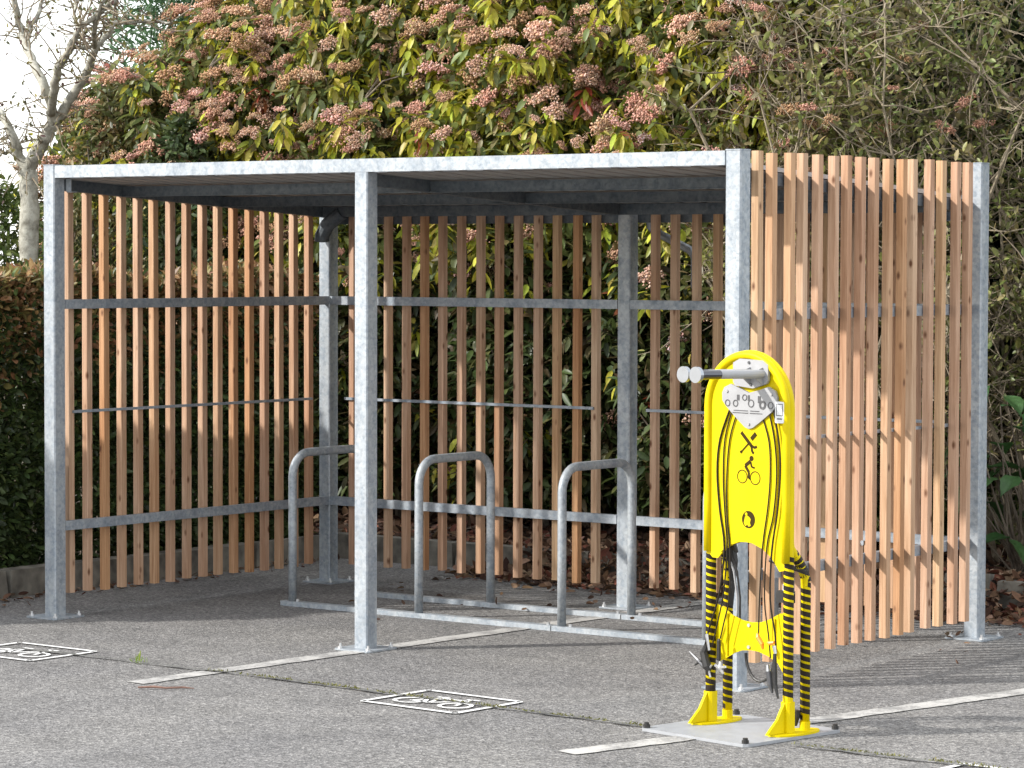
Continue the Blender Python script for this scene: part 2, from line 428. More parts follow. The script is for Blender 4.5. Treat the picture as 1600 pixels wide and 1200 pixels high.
# gutter and short downpipes behind the rear beam
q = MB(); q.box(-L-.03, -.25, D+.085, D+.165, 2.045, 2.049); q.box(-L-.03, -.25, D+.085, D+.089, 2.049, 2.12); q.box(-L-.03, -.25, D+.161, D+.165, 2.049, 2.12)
part("gutter", q, M_GALV_SHADED)
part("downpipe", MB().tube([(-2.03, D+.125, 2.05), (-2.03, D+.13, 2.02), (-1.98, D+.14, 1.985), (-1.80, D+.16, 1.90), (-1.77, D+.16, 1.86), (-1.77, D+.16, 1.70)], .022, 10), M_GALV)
part("downpipe", MB().tube([(-4.02, D-.04, 2.11), (-4.07, D-.045, 2.075), (-4.12, D-.05, 2.04), (-4.16, D-.05, 1.98), (-4.165, D-.045, 1.95)], .042, 14), M_GALV_SHADED)
# rails: upper, thin middle bar, lower
def rail_y(x0, x1, z0, z1): return MB().box(x0, x1, W+.001, D-.001, z0, z1)
for x0, x1, xt in ((-L-.034, -L-.002, -L-.022), (-.082, -.052, -.062)):
    part("rail", rail_y(x0, x1, 1.588, 1.636), M_GALV_RAIL); part("rail", rail_y(x0, x1, .447, .495), M_GALV_RAIL)
    part("thin_bar", MB().box(xt-.012+(0 if x0 < -1 else .0), xt+(0 if x0 < -1 else .008), .16, D-.12, 1.049, 1.063), M_GALV_RAIL)
for x0, x1 in ((-L+.001, XM-W-.001), (XM+.001, -W-.001)):
    part("rail", MB().box(x0, x1, D+.002, D+.034, 1.588, 1.636), M_GALV_RAIL); part("rail", MB().box(x0, x1, D+.002, D+.034, .447, .495), M_GALV_RAIL)
    part("thin_bar", MB().box(x0+.09, x1-.17, D+.022, D+.034, 1.048, 1.063), M_GALV_RAIL)
# slats: one shared mesh per wall
def slat_mesh(z0, z1, nm):
    h = .0195; me = MB().cham(-h, h, -h, h, 0, z1-z0, .0025).mesh(nm); me.materials.append(M_WOOD); return me
sm_side = slat_mesh(.115, 2.318, "slat"); sm_right = slat_mesh(.097, 2.324, "slat"); sm_back = slat_mesh(.117, 2.20, "slat")
def slat(me, x, y, z):
    o = put("slat", me, None, shelter, (x, y, z+random.uniform(-.008, .004)), offset=True)
    o.rotation_euler = (random.uniform(-.0012, .0012), random.uniform(-.0012, .0012), random.uniform(-.025, .025))
for i in range(16): slat(sm_side, -L-.055, .143+.0195+.1257*i+random.uniform(-.004, .004), .115)
RY = [.162, .274, .43, .53, .662, .801, .916, 1.038, 1.159, 1.292, 1.419, 1.521, 1.68, 1.801, 1.943, 2.063]
for yy in RY: slat(sm_right, -.0310, yy+.0195, .097)
for i in range(14): slat(sm_back, -4.04+.0195+.1305*i+random.uniform(-.004, .004), D+.055, .117)
for i in range(14): slat(sm_back, -1.97+.0195+.1305*i+random.uniform(-.004, .004), D+.055, .117)
for sx in (-.02,):       # reflector studs seen as white dots on the right wall
    part("screw", MB().cyl((-.012, 1.06, .555), (-.006, 1.06, .555), .012, 8), M_WHITE)

# ------------------------------------------------------------------ bike racks
def rack(x0, x1, hoops, label):
    base = ((x0+x1)/2, 1.48, 0)
    r = thing("bike_rack", base, label, "bike rack", "hoop racks under the shelter")
    for yy in (1.175, 1.785):
        q = MB(); q.box(x0, x1, yy-.025, yy+.025, .022, .027); q.box(x0, x1, yy-.025, yy-.021, .001, .022); q.box(x0, x1, yy+.021, yy+.025, .001, .022)
        put("base_rail", q, M_GALV, r, offset=True)
        for sx in (x0+.1, x1-.03):
            put("bolt", MB().cyl((sx, yy, .027), (sx, yy, .04), .009, 8), M_BOLT, r, offset=True)
    for hx in hoops:
        R = .125; zt = .815; pts = [(hx, 1.175, .028), (hx, 1.175, .4)]
        for k in range(9):
            a = math.pi*(1-k/16.0); pts.append((hx, 1.175+R+R*math.cos(a), zt-R+R*math.sin(a)))
        for k in range(9):
            a = math.pi/2*(1-k/8.0); pts.append((hx, 1.785-R+R*math.cos(a), zt-R+R*math.sin(a)))
        pts += [(hx, 1.785, .4), (hx, 1.785, .028)]
        put("hoop", MB().tube(pts, .0225, 16).mesh("hoop", True), M_TUBE, r, offset=True)
rack(-3.625, -1.842, (-3.56, -2.70), "galvanised two-hoop bike rack at the left end of the shelter floor")
rack(-1.836, -.86, (-1.79, -.93), "galvanised two-hoop bike rack behind the yellow repair station")

# ------------------------------------------------------------------ repair station (local frame: x width, y depth, z up)
RS = thing("bike_repair_station", (.636, -.972, 0), "yellow bicycle repair station with striped legs and grey hanger arms", "repair station", rz=math.radians(-10))
def rp(name, m, mat, parent=None, smooth=False):
    me = m.mesh(name, smooth) if isinstance(m, MB) else m
    return put(name, me, mat, parent or RS)
rp("base_plate", MB().cham(-.282, .282, -.28, .28, .001, .013, .015), M_BASEPL)
for sx, sy in ((-.262, -.26), (.262, -.26), (.262, .26), (-.262, .26)):
    q = MB(); q.cyl((sx, sy, .0132), (sx, sy, .026), .014, 10); q.cyl((sx, sy, .026), (sx, sy, .034), .010, 10); rp("bolt_cap", q, M_BLACK)
UC, HW, VF, VB = .018, .205, .025, .125           # leg layout
ARC = 1.50-.02-HW*1.0
pts = [(UC-HW, VF, .02), (UC-HW, VF, .5), (UC-HW, VF, 1.0)]
for k in range(25):
    a = math.pi*(1-k/24.0); pts.append((UC+HW*math.cos(a), VF, ARC+HW*math.sin(a)))
pts += [(UC+HW, VF, 1.0), (UC+HW, VF, .5), (UC+HW, VF, .02)]
rp("frame_tube", MB().tube(pts, .0198, 16), M_YEL, smooth=True)
for s in (-1, 1):
    u = UC+s*HW
    lean = [(u, VB, .02), (u, VB, .56), (u, VB-.004, .62), (u-s*.012, VB-.03, .68), (u-s*.02, VF+.03, .73), (u-s*.02, VF+.012, .80)]
    rp("rear_leg", MB().tube(lean, .0192, 14), M_YEL, smooth=True)
def helix(u, v, z0, z1, r, pitch=.0292, frac=.66, seg=14):
    m = MB(); n = int((z1-z0)/pitch*seg); ph = random.uniform(0, 6)
    for i in range(n+1):
        a = ph-2*math.pi*i/seg; z = z0+pitch*i/seg; w = pitch*frac
        m.v += [(u+r*math.cos(a), v+r*math.sin(a), z), (u+r*math.cos(a), v+r*math.sin(a), z+w)]
        if i: b = 2*i-2; m.f.append((b, b+2, b+3, b+1))
    return m
for s in (-1, 1):
    rp("spiral_tape", helix(UC+s*HW, VF, .15, .69, .0208), M_TAPE)
    rp("spiral_tape", helix(UC+s*HW, VB, .06, .60, .0202), M_TAPE)
    top = [(UC+s*HW, VB, .61), (UC+s*HW-s*.004, VB-.012, .645), (UC+s*HW-s*.012, VB-.03, .68), (UC+s*HW-s*.02, VF+.04, .72)]
    for k in range(6):                       # tape turns on the bend
        t = k/5.0*2.7; i = min(int(t), 2); f = t-i
        a, b = Vector(top[i]), Vector(top[i+1]); p0 = a.lerp(b, f); d = (b-a).normalized()*.0085
        rp("spiral_tape", MB().tube([p0-d, p0+d], .0203, 12), M_TAPE)
    rp("leg_collar", MB().cyl((UC+s*HW, VF, .13), (UC+s*HW, VF, .165), .0205, 14), M_TAPE if s < 0 else M_YEL)
    # foot: oval plate, socket and gusset
    f = MB(); cyv = (VF+VB)/2
    ov = []
    for k in range(24):
        a = 2*math.pi*k/24; ov.append((UC+s*HW+.062*math.cos(a), cyv-.015+.135*math.sin(a)))
    f.prism(ov, .0135, .021); rp("foot_plate", f, M_YEL)
    so = MB(); so.cham(UC+s*HW-.023, UC+s*HW+.023, VF-.023, VF+.023, .0215, .14, .008); rp("leg_socket", so, M_YEL)
    gz = MB(); gpol = [(VF-.024, .022), (VF-.125, .022), (VF-.10, .045), (VF-.065, .075), (VF-.04, .115), (VF-.024, .138)]
    gz.prism(gpol, UC+s*HW-.006, UC+s*HW+.006, lambda a, b, c: (c, a, b)); rp("gusset", gz, M_YEL)
    rp("leg_socket", MB().cyl((UC+s*HW, VB, .0212), (UC+s*HW, VB, .055), .0215, 14), M_YEL)
# panel between the tubes, concave lower edge
PF = VF-.020
def panel_poly():
    r = HW+.004; p = []
    for k in range(25):
        a = math.pi*(k/24.0); p.append((UC+r*math.cos(a), ARC+r*math.sin(a)))
    p += [(UC-r, 1.0), (UC-r, .70), (UC-r+.03, .675), (UC-.15, .675)]
    for k in range(9):
        t = k/8.0; p.append((UC-.135+.27*t, .692+.056*math.sin(math.pi*t)**.8))
    p += [(UC+.15, .675), (UC+r-.035, .645), (UC+r-.01, .65), (UC+r, .68), (UC+r, 1.0)]
    return p
fp = lambda a, b, c: (a, c, b)
pan = MB().prism(panel_poly(), PF, PF+.006, fp)
panel = rp("panel", pan, M_YEL)
# rolled rim standing proud around the panel
rim = []
rr_ = HW+.001
rim += [(UC-rr_, PF, .70), (UC-rr_, PF, .9)]
for k in range(25):
    a = math.pi*(1-k/24.0); rim.append((UC+rr_*math.cos(a), PF, ARC+rr_*math.sin(a)))
rim += [(UC+rr_, PF, .9), (UC+rr_, PF, .68)]
rp("panel_rim", MB().tube(rim, .0165, 14), M_YEL, panel, True)
# raised centre shield pressed into the panel
shield = [(-.155, 1.20), (-.168, 1.08), (-.165, .95), (-.15, .82), (-.132, .70), (-.09, .728), (-.03, .748), (.03, .748), (.09, .728), (.132, .70), (.15, .82), (.165, .95), (.168, 1.08), (.155, 1.20), (.12, 1.27), (-.12, 1.27)]
rp("pressed_shield", MB().prism([(UC+a, b) for a, b in shield], PF-.006, PF-.0005, fp), M_YEL, panel)
FZ = PF-.006
# upper bracket plate and hanger arms
UO = UC+.026
plate = [(UO-.075, 1.36), (UO+.02, 1.352), (UO+.09, 1.372), (UO+.098, 1.385), (UO+.098, 1.445), (UO+.07, 1.462), (UO-.05, 1.466), (UO-.085, 1.45), (UO-.085, 1.375)]
rp("arm_plate", MB().prism(plate, FZ-.012, FZ-.0005, fp), M_GREY)
for bu, bz in ((UO, 1.452), (UO+.01, 1.367)):
    rp("screw", MB().cyl((bu, FZ-.012, bz), (bu, FZ-.016, bz), .006, 8), M_DARKSTEEL)
for au in (.095, .03):
    a = UC+au; y0 = FZ-.012
    arm = rp("hanger_arm", MB().cyl((a, y0, 1.410), (a, y0-.245, 1.413), .0175, 16), M_GREY, smooth=False)
    rp("arm_sleeve", MB().cyl((a, y0-.2455, 1.413), (a, y0-.362, 1.415), .0185, 16), M_SLEEVE, arm)
    rp("arm_disc", MB().cyl((a, y0-.3625, 1.415), (a, y0-.378, 1.4152), .031, 24), M_CHROME, arm)
    rp("arm_brace", MB().prism([(y0, 1.435), (y0, 1.365), (y0-.05, 1.40), (y0-.05, 1.42)], a-.003, a+.003, lambda p, q, c: (c, p, q)), M_GREY, arm)
# heart-shaped instruction plate
heart = []
for p in [(-.135, 1.352), (-.10, 1.366), (-.055, 1.352), (0, 1.334), (.055, 1.346), (.105, 1.360), (.14, 1.345), (.152, 1.318), (.148, 1.29), (.125, 1.265), (.06, 1.222), (.02, 1.198), (0, 1.193), (-.022, 1.199), (-.065, 1.23), (-.125, 1.278), (-.145, 1.30), (-.147, 1.33)]:
    heart.append((UO-.002+p[0]*.97, p[1]))
hp = rp("instruction_plate", MB().prism(list(reversed(heart)), FZ-.010, FZ-.0005, fp), M_GREY)
HZ = FZ-.0105
def hprint(m): rp("printed_icon", m, M_DARKSTEEL, hp)
HO = UO-.002
for k, (bu, bz) in enumerate(((-.115, 1.337), (.118, 1.332), (.0, 1.212))):
    rp("screw", MB().cyl((HO+bu, HZ+.001, bz), (HO+bu, HZ-.004, bz), .006, 8), M_STEEL, hp)
def rect(u0, u1, z0, z1): return MB().box(HO+u0, HO+u1, HZ-.0012, HZ, z0, z1)
icons = MB()
icons.box(HO-.062, HO-.05, HZ-.0012, HZ, 1.303, 1.325); icons.box(HO+.048, HO+.062, HZ-.0012, HZ, 1.296, 1.323)
icons.box(HO-.005, HO+.004, HZ-.0012, HZ, 1.303, 1.325); hprint(icons)
hprint(MB().ring((HO-.022, 1.315), .009, .013, (HZ-.0012, HZ), 14, fp))
hprint(MB().ring((HO-.112, 1.291), .010, .014, (HZ-.0012, HZ), 14, fp)); hprint(MB().ring((HO-.07, 1.291), .010, .014, (HZ-.0012, HZ), 14, fp))
hprint(MB().ring((HO+.012, 1.293), .012, .016, (HZ-.0012, HZ), 14, fp)); hprint(MB().ring((HO+.072, 1.289), .009, .018, (HZ-.0012, HZ), 14, fp)); hprint(MB().ring((HO+.114, 1.289), .011, .014, (HZ-.0012, HZ), 14, fp))
ln = MB()
for z, a, b in ((1.262, -.08, -.005), (1.262, .008, .055), (1.253, -.085, -.003), (1.253, .006, .07)): ln.box(HO+a, HO+b, HZ-.0012, HZ, z, z+.003)
hprint(ln)
# small white sticker (its code is left blank)
st = rp("sticker", MB().prism([(UC+a, b) for a, b in ((.165, 1.222), (.203, 1.222), (.207, 1.226), (.207, 1.301), (.203, 1.305), (.165, 1.305), (.161, 1.301), (.161, 1.226))][::-1], PF-.0165, PF-.0005, fp), M_WHITE)
sb = MB()
for a0, a1, b0, b1 in ((.167, .201, 1.294, 1.297), (.167, .201, 1.250, 1.253), (.167, .170, 1.253, 1.294), (.198, .201, 1.253, 1.294), (.172, .197, 1.236, 1.241)):
    sb.box(UC+a0, UC+a1, PF-.0173, PF-.0166, b0, b1)
rp("sticker_print", sb, M_DARKSTEEL, st)
# printed symbols
def seg2(m, a, b, t, y0):
    d = Vector((b[0]-a[0], b[1]-a[1])).normalized(); s = Vector((-d.y, d.x))*t/2
    m.prism([(a[0]+s.x, a[1]+s.y), (a[0]-s.x, a[1]-s.y), (b[0]-s.x, b[1]-s.y), (b[0]+s.x, b[1]+s.y)], y0-.0012, y0, fp)
SY = FZ-.0002
sc = UC+.016
t = MB()   # crossed screwdriver and spanner
seg2(t, (sc-.040, 1.178), (sc+.016, 1.125), .014, SY)
for a, b in (((sc+.014, 1.127), (sc+.034, 1.120)), ((sc+.014, 1.127), (sc+.018, 1.104)), ((sc+.034, 1.120), (sc+.042, 1.127)), ((sc+.018, 1.104), (sc+.027, 1.098))): seg2(t, a, b, .010, SY)
rp("tool_symbol", t, M_PRINT, panel)
t = MB(); seg2(t, (sc+.038, 1.176), (sc+.014, 1.153), .016, SY-.0013); seg2(t, (sc+.002, 1.138), (sc-.040, 1.100), .005, SY-.0013); seg2(t, (sc-.036, 1.104), (sc-.043, 1.098), .010, SY-.0013)
rp("tool_symbol", t, M_PRINT, panel)
t = MB()   # cyclist
zb = 1.005
t.ring((sc-.033, zb), .0235, .027, (SY-.0012, SY), 24, fp); t.ring((sc+.035, zb-.003), .0235, .027, (SY-.0012, SY), 24, fp)
t.ring((sc+.015, zb+.073), .0, .0105, (SY-.0012, SY), 14, fp)
for a, b, w in (((-.018, .043), (.010, .062), .014), ((-.018, .043), (.002, .018), .012), ((.002, .018), (.001, -.006), .010), ((.001, -.006), (.010, -.008), .006), ((.010, .060), (.016, .040), .008), ((.016, .040), (.032, .036), .007)):
    seg2(t, (sc+a[0], zb+a[1]), (sc+b[0], zb+b[1]), w, SY)
rp("cyclist_symbol", t, M_PRINT, panel)
t = MB(); ez = .838   # round emblem: dark disc with a light standing pair inside
t.ring((sc+.001, ez), .0, .034, (SY-.0012, SY), 26, fp)
em = rp("round_emblem", t, M_PRINT, panel)
t = MB(); YY = SY-.0014
t.prism([(sc-.016, ez+.010), (sc-.006, ez+.016), (sc+.006, ez+.010), (sc+.014, ez+.002), (sc+.010, ez-.012), (sc+.014, ez-.024), (sc+.004, ez-.028), (sc-.004, ez-.020), (sc-.014, ez-.027), (sc-.022, ez-.014)][::-1], YY-.0008, YY, fp)
t.ring((sc-.010, ez+.021), .0, .0065, (YY-.0008, YY), 12, fp)
rp("emblem_figure", t, M_YEL, panel)
# cross plate low between the legs
cp = [(UC-.19, .49), (UC-.145, .475), (UC-.10, .450), (UC-.05, .435), (UC, .43), (UC+.05, .435), (UC+.10, .452), (UC+.15, .478), (UC+.19, .482), (UC+.19, .255), (UC+.165, .25), (UC+.14, .283), (UC+.09, .305), (UC+.04, .318), (UC, .32), (UC-.05, .315), (UC-.09, .300), (UC-.13, .278), (UC-.165, .262), (UC-.19, .27)]
cpl = rp("cross_plate", MB().prism(cp[::-1], VF+.012, VF+.017, fp), M_YEL)
for s in (-1, 1):
    rp("cross_plate_fold", MB().box(UC+s*.125-.004, UC+s*.125+.004, VF+.005, VF+.0118, .29, .455), M_YEL, cpl)
for bz in (.418, .332): rp("screw", MB().cyl((UC-.01, VF+.012, bz), (UC-.01, VF+.006, bz), .007, 8), M_BOLT, cpl)
# tethers and tools
CV = FZ-.005
def cable(pts, r=.0032): return rp("tool_cable", MB().tube(pts, r, 6), M_TAPE)
def uz(x, y): return (x-1175)/271.0+UC+.03, (1141-y)/393.0
def path(px, out=.0):
    o = []
    for i, (x, y) in enumerate(px):
        u, z = uz(x, y); v = CV if z > .70 else CV-.004
        o.append((u, v, z))
    res = []
    for i in range(len(o)-1):            # gentle subdivision
        for k in range(4):
            t = k/4.0; p = [Vector(o[max(i-1, 0)]), Vector(o[i]), Vector(o[i+1]), Vector(o[min(i+2, len(o)-1)])]
            q = .5*((2*p[1])+(-p[0]+p[2])*t+(2*p[0]-5*p[1]+4*p[2]-p[3])*t*t+(-p[0]+3*p[1]-3*p[2]+p[3])*t**3); res.append(tuple(q))
    res.append(o[-1]); return res
cable(path([(1146, 640), (1131, 690), (1127, 740), (1131, 800), (1138, 858), (1132, 930), (1118, 985), (1112, 1012)]), .0038)
cable(path([(1149, 642), (1138, 690), (1136, 750), (1139, 810), (1142, 860), (1138, 930), (1128, 985), (1122, 1014)]), .0030)
cable(path([(1156, 646), (1145, 690), (1141, 750), (1142, 810), (1146, 858), (1147, 930), (1139, 975), (1134, 1000)]), .0030)
cable(path([(1190, 648), (1201, 690), (1203, 740), (1200, 790), (1193, 850), (1190, 930), (1189, 985)]), .0030)
cable(path([(1200, 640), (1209, 690), (1212, 740), (1208, 800), (1199, 850), (1197, 930), (1203, 985), (1206, 1020)]), .0030)
cable(path([(1206, 635), (1215, 690), (1217, 740), (1213, 800), (1206, 855), (1205, 930), (1212, 980), (1214, 1010)]), .0038)
TV = CV-.012
def at(x, y, v=TV): u, z = uz(x, y); return (u, v, z)
rp("screwdriver", MB().tube([at(1134, 1000), at(1134, 1003), at(1134, 1032), at(1134, 1034)], [.004, .008, .009, .006], 8), M_BLACK)
t = MB(); t.tube([at(1116, 1012), at(1112, 1024), at(1117, 1046), at(1120, 1052)], [.010, .016, .018, .010], 8); rp("tool_grip", t, M_BLACK)
rp("tool_blade", MB().tube([at(1091, 1026), at(1104, 1038), at(1114, 1049)], [.003, .008, .006], 6), M_DARKSTEEL)
rp("tool_blade", MB().tube([at(1099, 1046), at(1106, 1040), at(1112, 1034)], [.004, .006, .004], 6), M_BLACK)
t = MB(); cc = at(1137, 1045, TV-.004)
for k in range(5):
    a = 2*math.pi*k/5+.3; t.tube([cc, (cc[0]+.030*math.cos(a), cc[1], cc[2]+.026*math.sin(a))], [.010, .005], 7)
rp("hex_key_star", t, M_STEEL)
rp("hex_key", MB().tube([at(1124, 1042), at(1119, 1050), at(1122, 1062)], .0045, 6), M_STEEL)
rp("tool_clip", MB().tube([at(1116, 995), at(1120, 1020)], [.007, .005], 6), M_STEEL)
rp("orange_tag", MB().tube([at(1189, 984), at(1190, 990), at(1196, 1000), at(1197, 1008)], [.005, .010, .009, .004], 8), M_ORANGE)
rp("orange_tag", MB().tube([at(1204, 996), at(1207, 997), at(1213, 995)], [.006, .009, .006], 8), M_ORANGE)
rp("tool_clip", MB().tube([at(1213, 1000), at(1215, 1012)], [.008, .006], 8), M_STEEL)
rp("spanner", MB().tube([at(1204, 1030), at(1205, 1040), at(1206, 1052)], [.006, .010, .006], 8), M_STEEL)
rp("spanner", MB().tube([at(1206, 1040), at(1208, 1060), at(1211, 1073)], [.013, .012, .004], 8), M_DARKSTEEL)
rp("spanner", MB().tube([at(1214, 1012), at(1214, 1040), at(1215, 1060), at(1219, 1080)], [.007, .010, .008, .004], 8), M_BLACK)
rp("tyre_lever", MB().tube([at(1217, 1068, VB-.06), at(1219, 1090, VB-.06), at(1219, 1104, VB-.06)], .006, 6), M_STEEL)
rp("tyre_lever", MB().tube([at(1219, 1102, VB-.03), at(1218, 1112, VB-.03), at(1216, 1126, VB-.03)], [.012, .013, .008], 8), M_BLACK)
# pump behind the right leg
PU, PV = UC+.135, VF+.07
rp("pump_barrel", MB().cyl((PU, PV, .16), (PU, PV, .60), .014, 14), M_STEEL, smooth=False)
rp("pump_handle", MB().tube([(PU-.09, PV, .675), (PU-.03, PV, .665), (PU+.10, PV, .640)], .009, 10), M_BLACK)
rp("pump_rod", MB().cyl((PU+.03, PV, .55), (PU+.03, PV, .655), .006, 8), M_STEEL)
rp("pump_clamp", MB().cham(PU-.045, PU+.03, PV-.02, PV+.02, .515, .56, .006), M_BLACK)
rp("pump_clamp", MB().cham(PU+.0, PU+.025, PV-.03, PV+.0, .565, .590, .004), M_WHITE)
hose = []
for k in range(15):
    a = math.pi*k/14.0; hose.append((UC-.062+.075*(1-math.cos(a)), PV-.02, .30-.105*math.sin(a)))
rp("pump_hose", MB().tube(hose, .006, 8), M_BLACK)
rp("cable_bundle", MB().tube([(UC-.165, .07, .745), (UC-.14, .06, .72), (UC-.135, .075, .66), (UC-.15, .09, .58), (UC-.16, .09, .48)], [.02, .028, .022, .014, .012], 8), M_BLACK)
rp("cable_bundle", MB().tube([(UC-.15, .06, .735), (UC-.11, .05, .725), (UC-.085, .045, .70)], [.014, .016, .006], 8), M_BLACK)
rp("tool_cable", MB().tube([(UC-.145, .055, .70), (UC-.115, .06, .62), (UC-.10, .065, .52), (UC-.10, .065, .40)], .0045, 6), M_GREY)
rp("tool_cable", MB().tube([(UC-.135, .057, .70), (UC-.10, .062, .62), (UC-.088, .067, .52), (UC-.088, .067, .40)], .0045, 6), M_BLACK)

# ------------------------------------------------------------------ foliage tools
def nrm(a): return a/np.maximum(np.linalg.norm(a, axis=1, keepdims=True), 1e-9)
def leaf_arrays(pos, d, upv, ln, wd, curl):
    """kite-shaped folded leaves: 6 verts / 4 quads-tris each"""
    d = nrm(d); side = nrm(np.cross(d, upv)); nn = nrm(np.cross(side, d))
    ln = ln[:, None]; wd = wd[:, None]; curl = curl[:, None]
    v = np.empty((len(pos), 9, 3))
    v[:, 0] = pos
    v[:, 1] = pos + d*ln*.22 + side*wd*.40 + nn*(wd*.10-ln*curl*.04)
    v[:, 2] = pos + d*ln*.22 - side*wd*.40 + nn*(wd*.10-ln*curl*.04)
    v[:, 3] = pos + d*ln*.40 - nn*ln*curl*.12
    v[:, 4] = pos + d*ln*.55 + side*wd*.50 + nn*(wd*.14-ln*curl*.23)
    v[:, 5] = pos + d*ln*.55 - side*wd*.50 + nn*(wd*.14-ln*curl*.23)
    v[:, 6] = pos + d*ln*.83 + side*wd*.30 + nn*(wd*.06-ln*curl*.5)
    v[:, 7] = pos + d*ln*.83 - side*wd*.30 + nn*(wd*.06-ln*curl*.5)
    v[:, 8] = pos + d*ln - nn*ln*curl*.72
    return v
LT = np.array([(0, 1, 3), (0, 3, 2), (3, 1, 4), (3, 5, 2), (3, 4, 6), (3, 7, 5), (3, 6, 8), (3, 8, 7)])
def tri_mesh(name, V, T, col):
    """V (n,3) T (m,3) col (n,3)"""
    me = bpy.data.meshes.new(name)
    me.vertices.add(len(V)); me.vertices.foreach_set("co", np.ascontiguousarray(V, dtype=np.float32).ravel())
    me.loops.add(len(T)*3); me.loops.foreach_set("vertex_index", np.ascontiguousarray(T, dtype=np.int32).ravel())
    me.polygons.add(len(T)); me.polygons.foreach_set("loop_start", np.arange(0, len(T)*3, 3, dtype=np.int32))
    me.update(calc_edges=True)
    ca = me.color_attributes.new("Col", 'FLOAT_COLOR', 'POINT')
    ca.data.foreach_set("color", np.concatenate([col, np.ones((len(col), 1))], 1).astype(np.float32).ravel())
    return me
def leaf_mesh(name, v, col):
    n = len(v); T = (LT[None]+9*np.arange(n)[:, None, None]).reshape(-1, 3)
    return tri_mesh(name, v.reshape(-1, 3), T, np.repeat(col, 9, 0))
def rand_dirs(n):
    a = rng.normal(size=(n, 3)); return nrm(a)
def pick(cols, n, jit=.18):
    c = np.array(cols)[rng.integers(0, len(cols), n)]
    return c*(1+rng.uniform(-jit, jit, (n, 1)))*(1+rng.uniform(-.06, .06, (n, 3)))

OCT_T = np.array([(0,2,4),(2,1,4),(1,3,4),(3,0,4),(2,0,5),(1,2,5),(3,1,5),(0,3,5)])
def blobs(P, r, col):
    n = len(P); o = np.array([(1,0,0),(-1,0,0),(0,1,0),(0,-1,0),(0,0,1),(0,0,-1)], float)
    V = P[:, None, :]+o[None]*r[:, None, None]*rng.uniform(.7, 1.3, (n, 6, 1))
    T = (OCT_T[None]+6*np.arange(n)[:, None, None]).reshape(-1, 3)
    return V.reshape(-1, 3), T, np.repeat(col, 6, 0)
def flower_data(cols, R=.062, n=240):
    """corymb: several rounded sub-clusters of buds forming a loose dome"""
    P = []
    for k in range(9):
        a = rng.uniform(0, 2*math.pi); q = math.sqrt(rng.uniform(0, 1))*R*.85
        c = np.array([q*math.cos(a), q*math.sin(a), .030-.35*q+rng.uniform(-.008, .008)])
        P.append(c+rand_dirs(n//9)*np.array([.022, .022, .016])*rng.uniform(.45, 1.25, (n//9, 1)))
    P = np.concatenate(P); r = rng.uniform(.0026, .0062, len(P))
    return blobs(P, r, pick(cols, len(P), .3))
PINK = [(.61, .36, .25), (.67, .43, .31), (.55, .31, .205), (.63, .39, .25), (.70, .50, .39)]
BROWNF = [(.54, .32, .20), (.60, .38, .25), (.48, .27, .17)]
WHITEF = [(.74, .66, .57), (.68, .53, .43), (.60, .38, .30), (.58, .34, .26)]
FLOWERS = []
for k in range(14):
    V, T, c = flower_data(PINK if k < 8 else (BROWNF if k < 12 else WHITEF), rng.uniform(.05, .068), 252)
    c = c*rng.uniform(.8, 1.15)*np.array([1, rng.uniform(.92, 1.08), rng.uniform(.88, 1.1)]); me = tri_mesh("flower_head", V, T, c); me.materials.append(M_FLOWER); FLOWERS.append((me, V, T, c))
CAMV = np.array(CAM)

def tubes_mesh(name, paths, mat):
    m = MB()
    for pts, r in paths: m.tube(pts, r, 5, False)
    me = m.mesh(name); me.materials.append(mat); return me

# ------------------------------------------------------------------ photinia shrubs
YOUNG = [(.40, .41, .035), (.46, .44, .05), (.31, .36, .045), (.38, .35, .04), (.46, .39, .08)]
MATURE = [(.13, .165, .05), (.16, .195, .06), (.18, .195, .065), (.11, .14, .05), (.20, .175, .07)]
LOWG = [(.05, .075, .022), (.07, .095, .028), (.085, .09, .03), (.04, .06, .02), (.10, .075, .035)]  # darker greens for leaves on the lower part of the shrub
OLDR = [(.25, .05, .025), (.20, .07, .03)]
LEAFVAR = []
for k in range(8):
    cc = (YOUNG+MATURE)[k]; v = leaf_arrays(np.zeros((1, 3)), np.array([[0, 1., 0]]), np.array([[0, 0, 1.]]), np.array([.115]), np.array([.042]), np.array([rng.uniform(.1, .5)]))
    me = leaf_mesh("leaf", v, np.array([cc])); me.materials.append(M_LEAF); LEAFVAR.append(me)

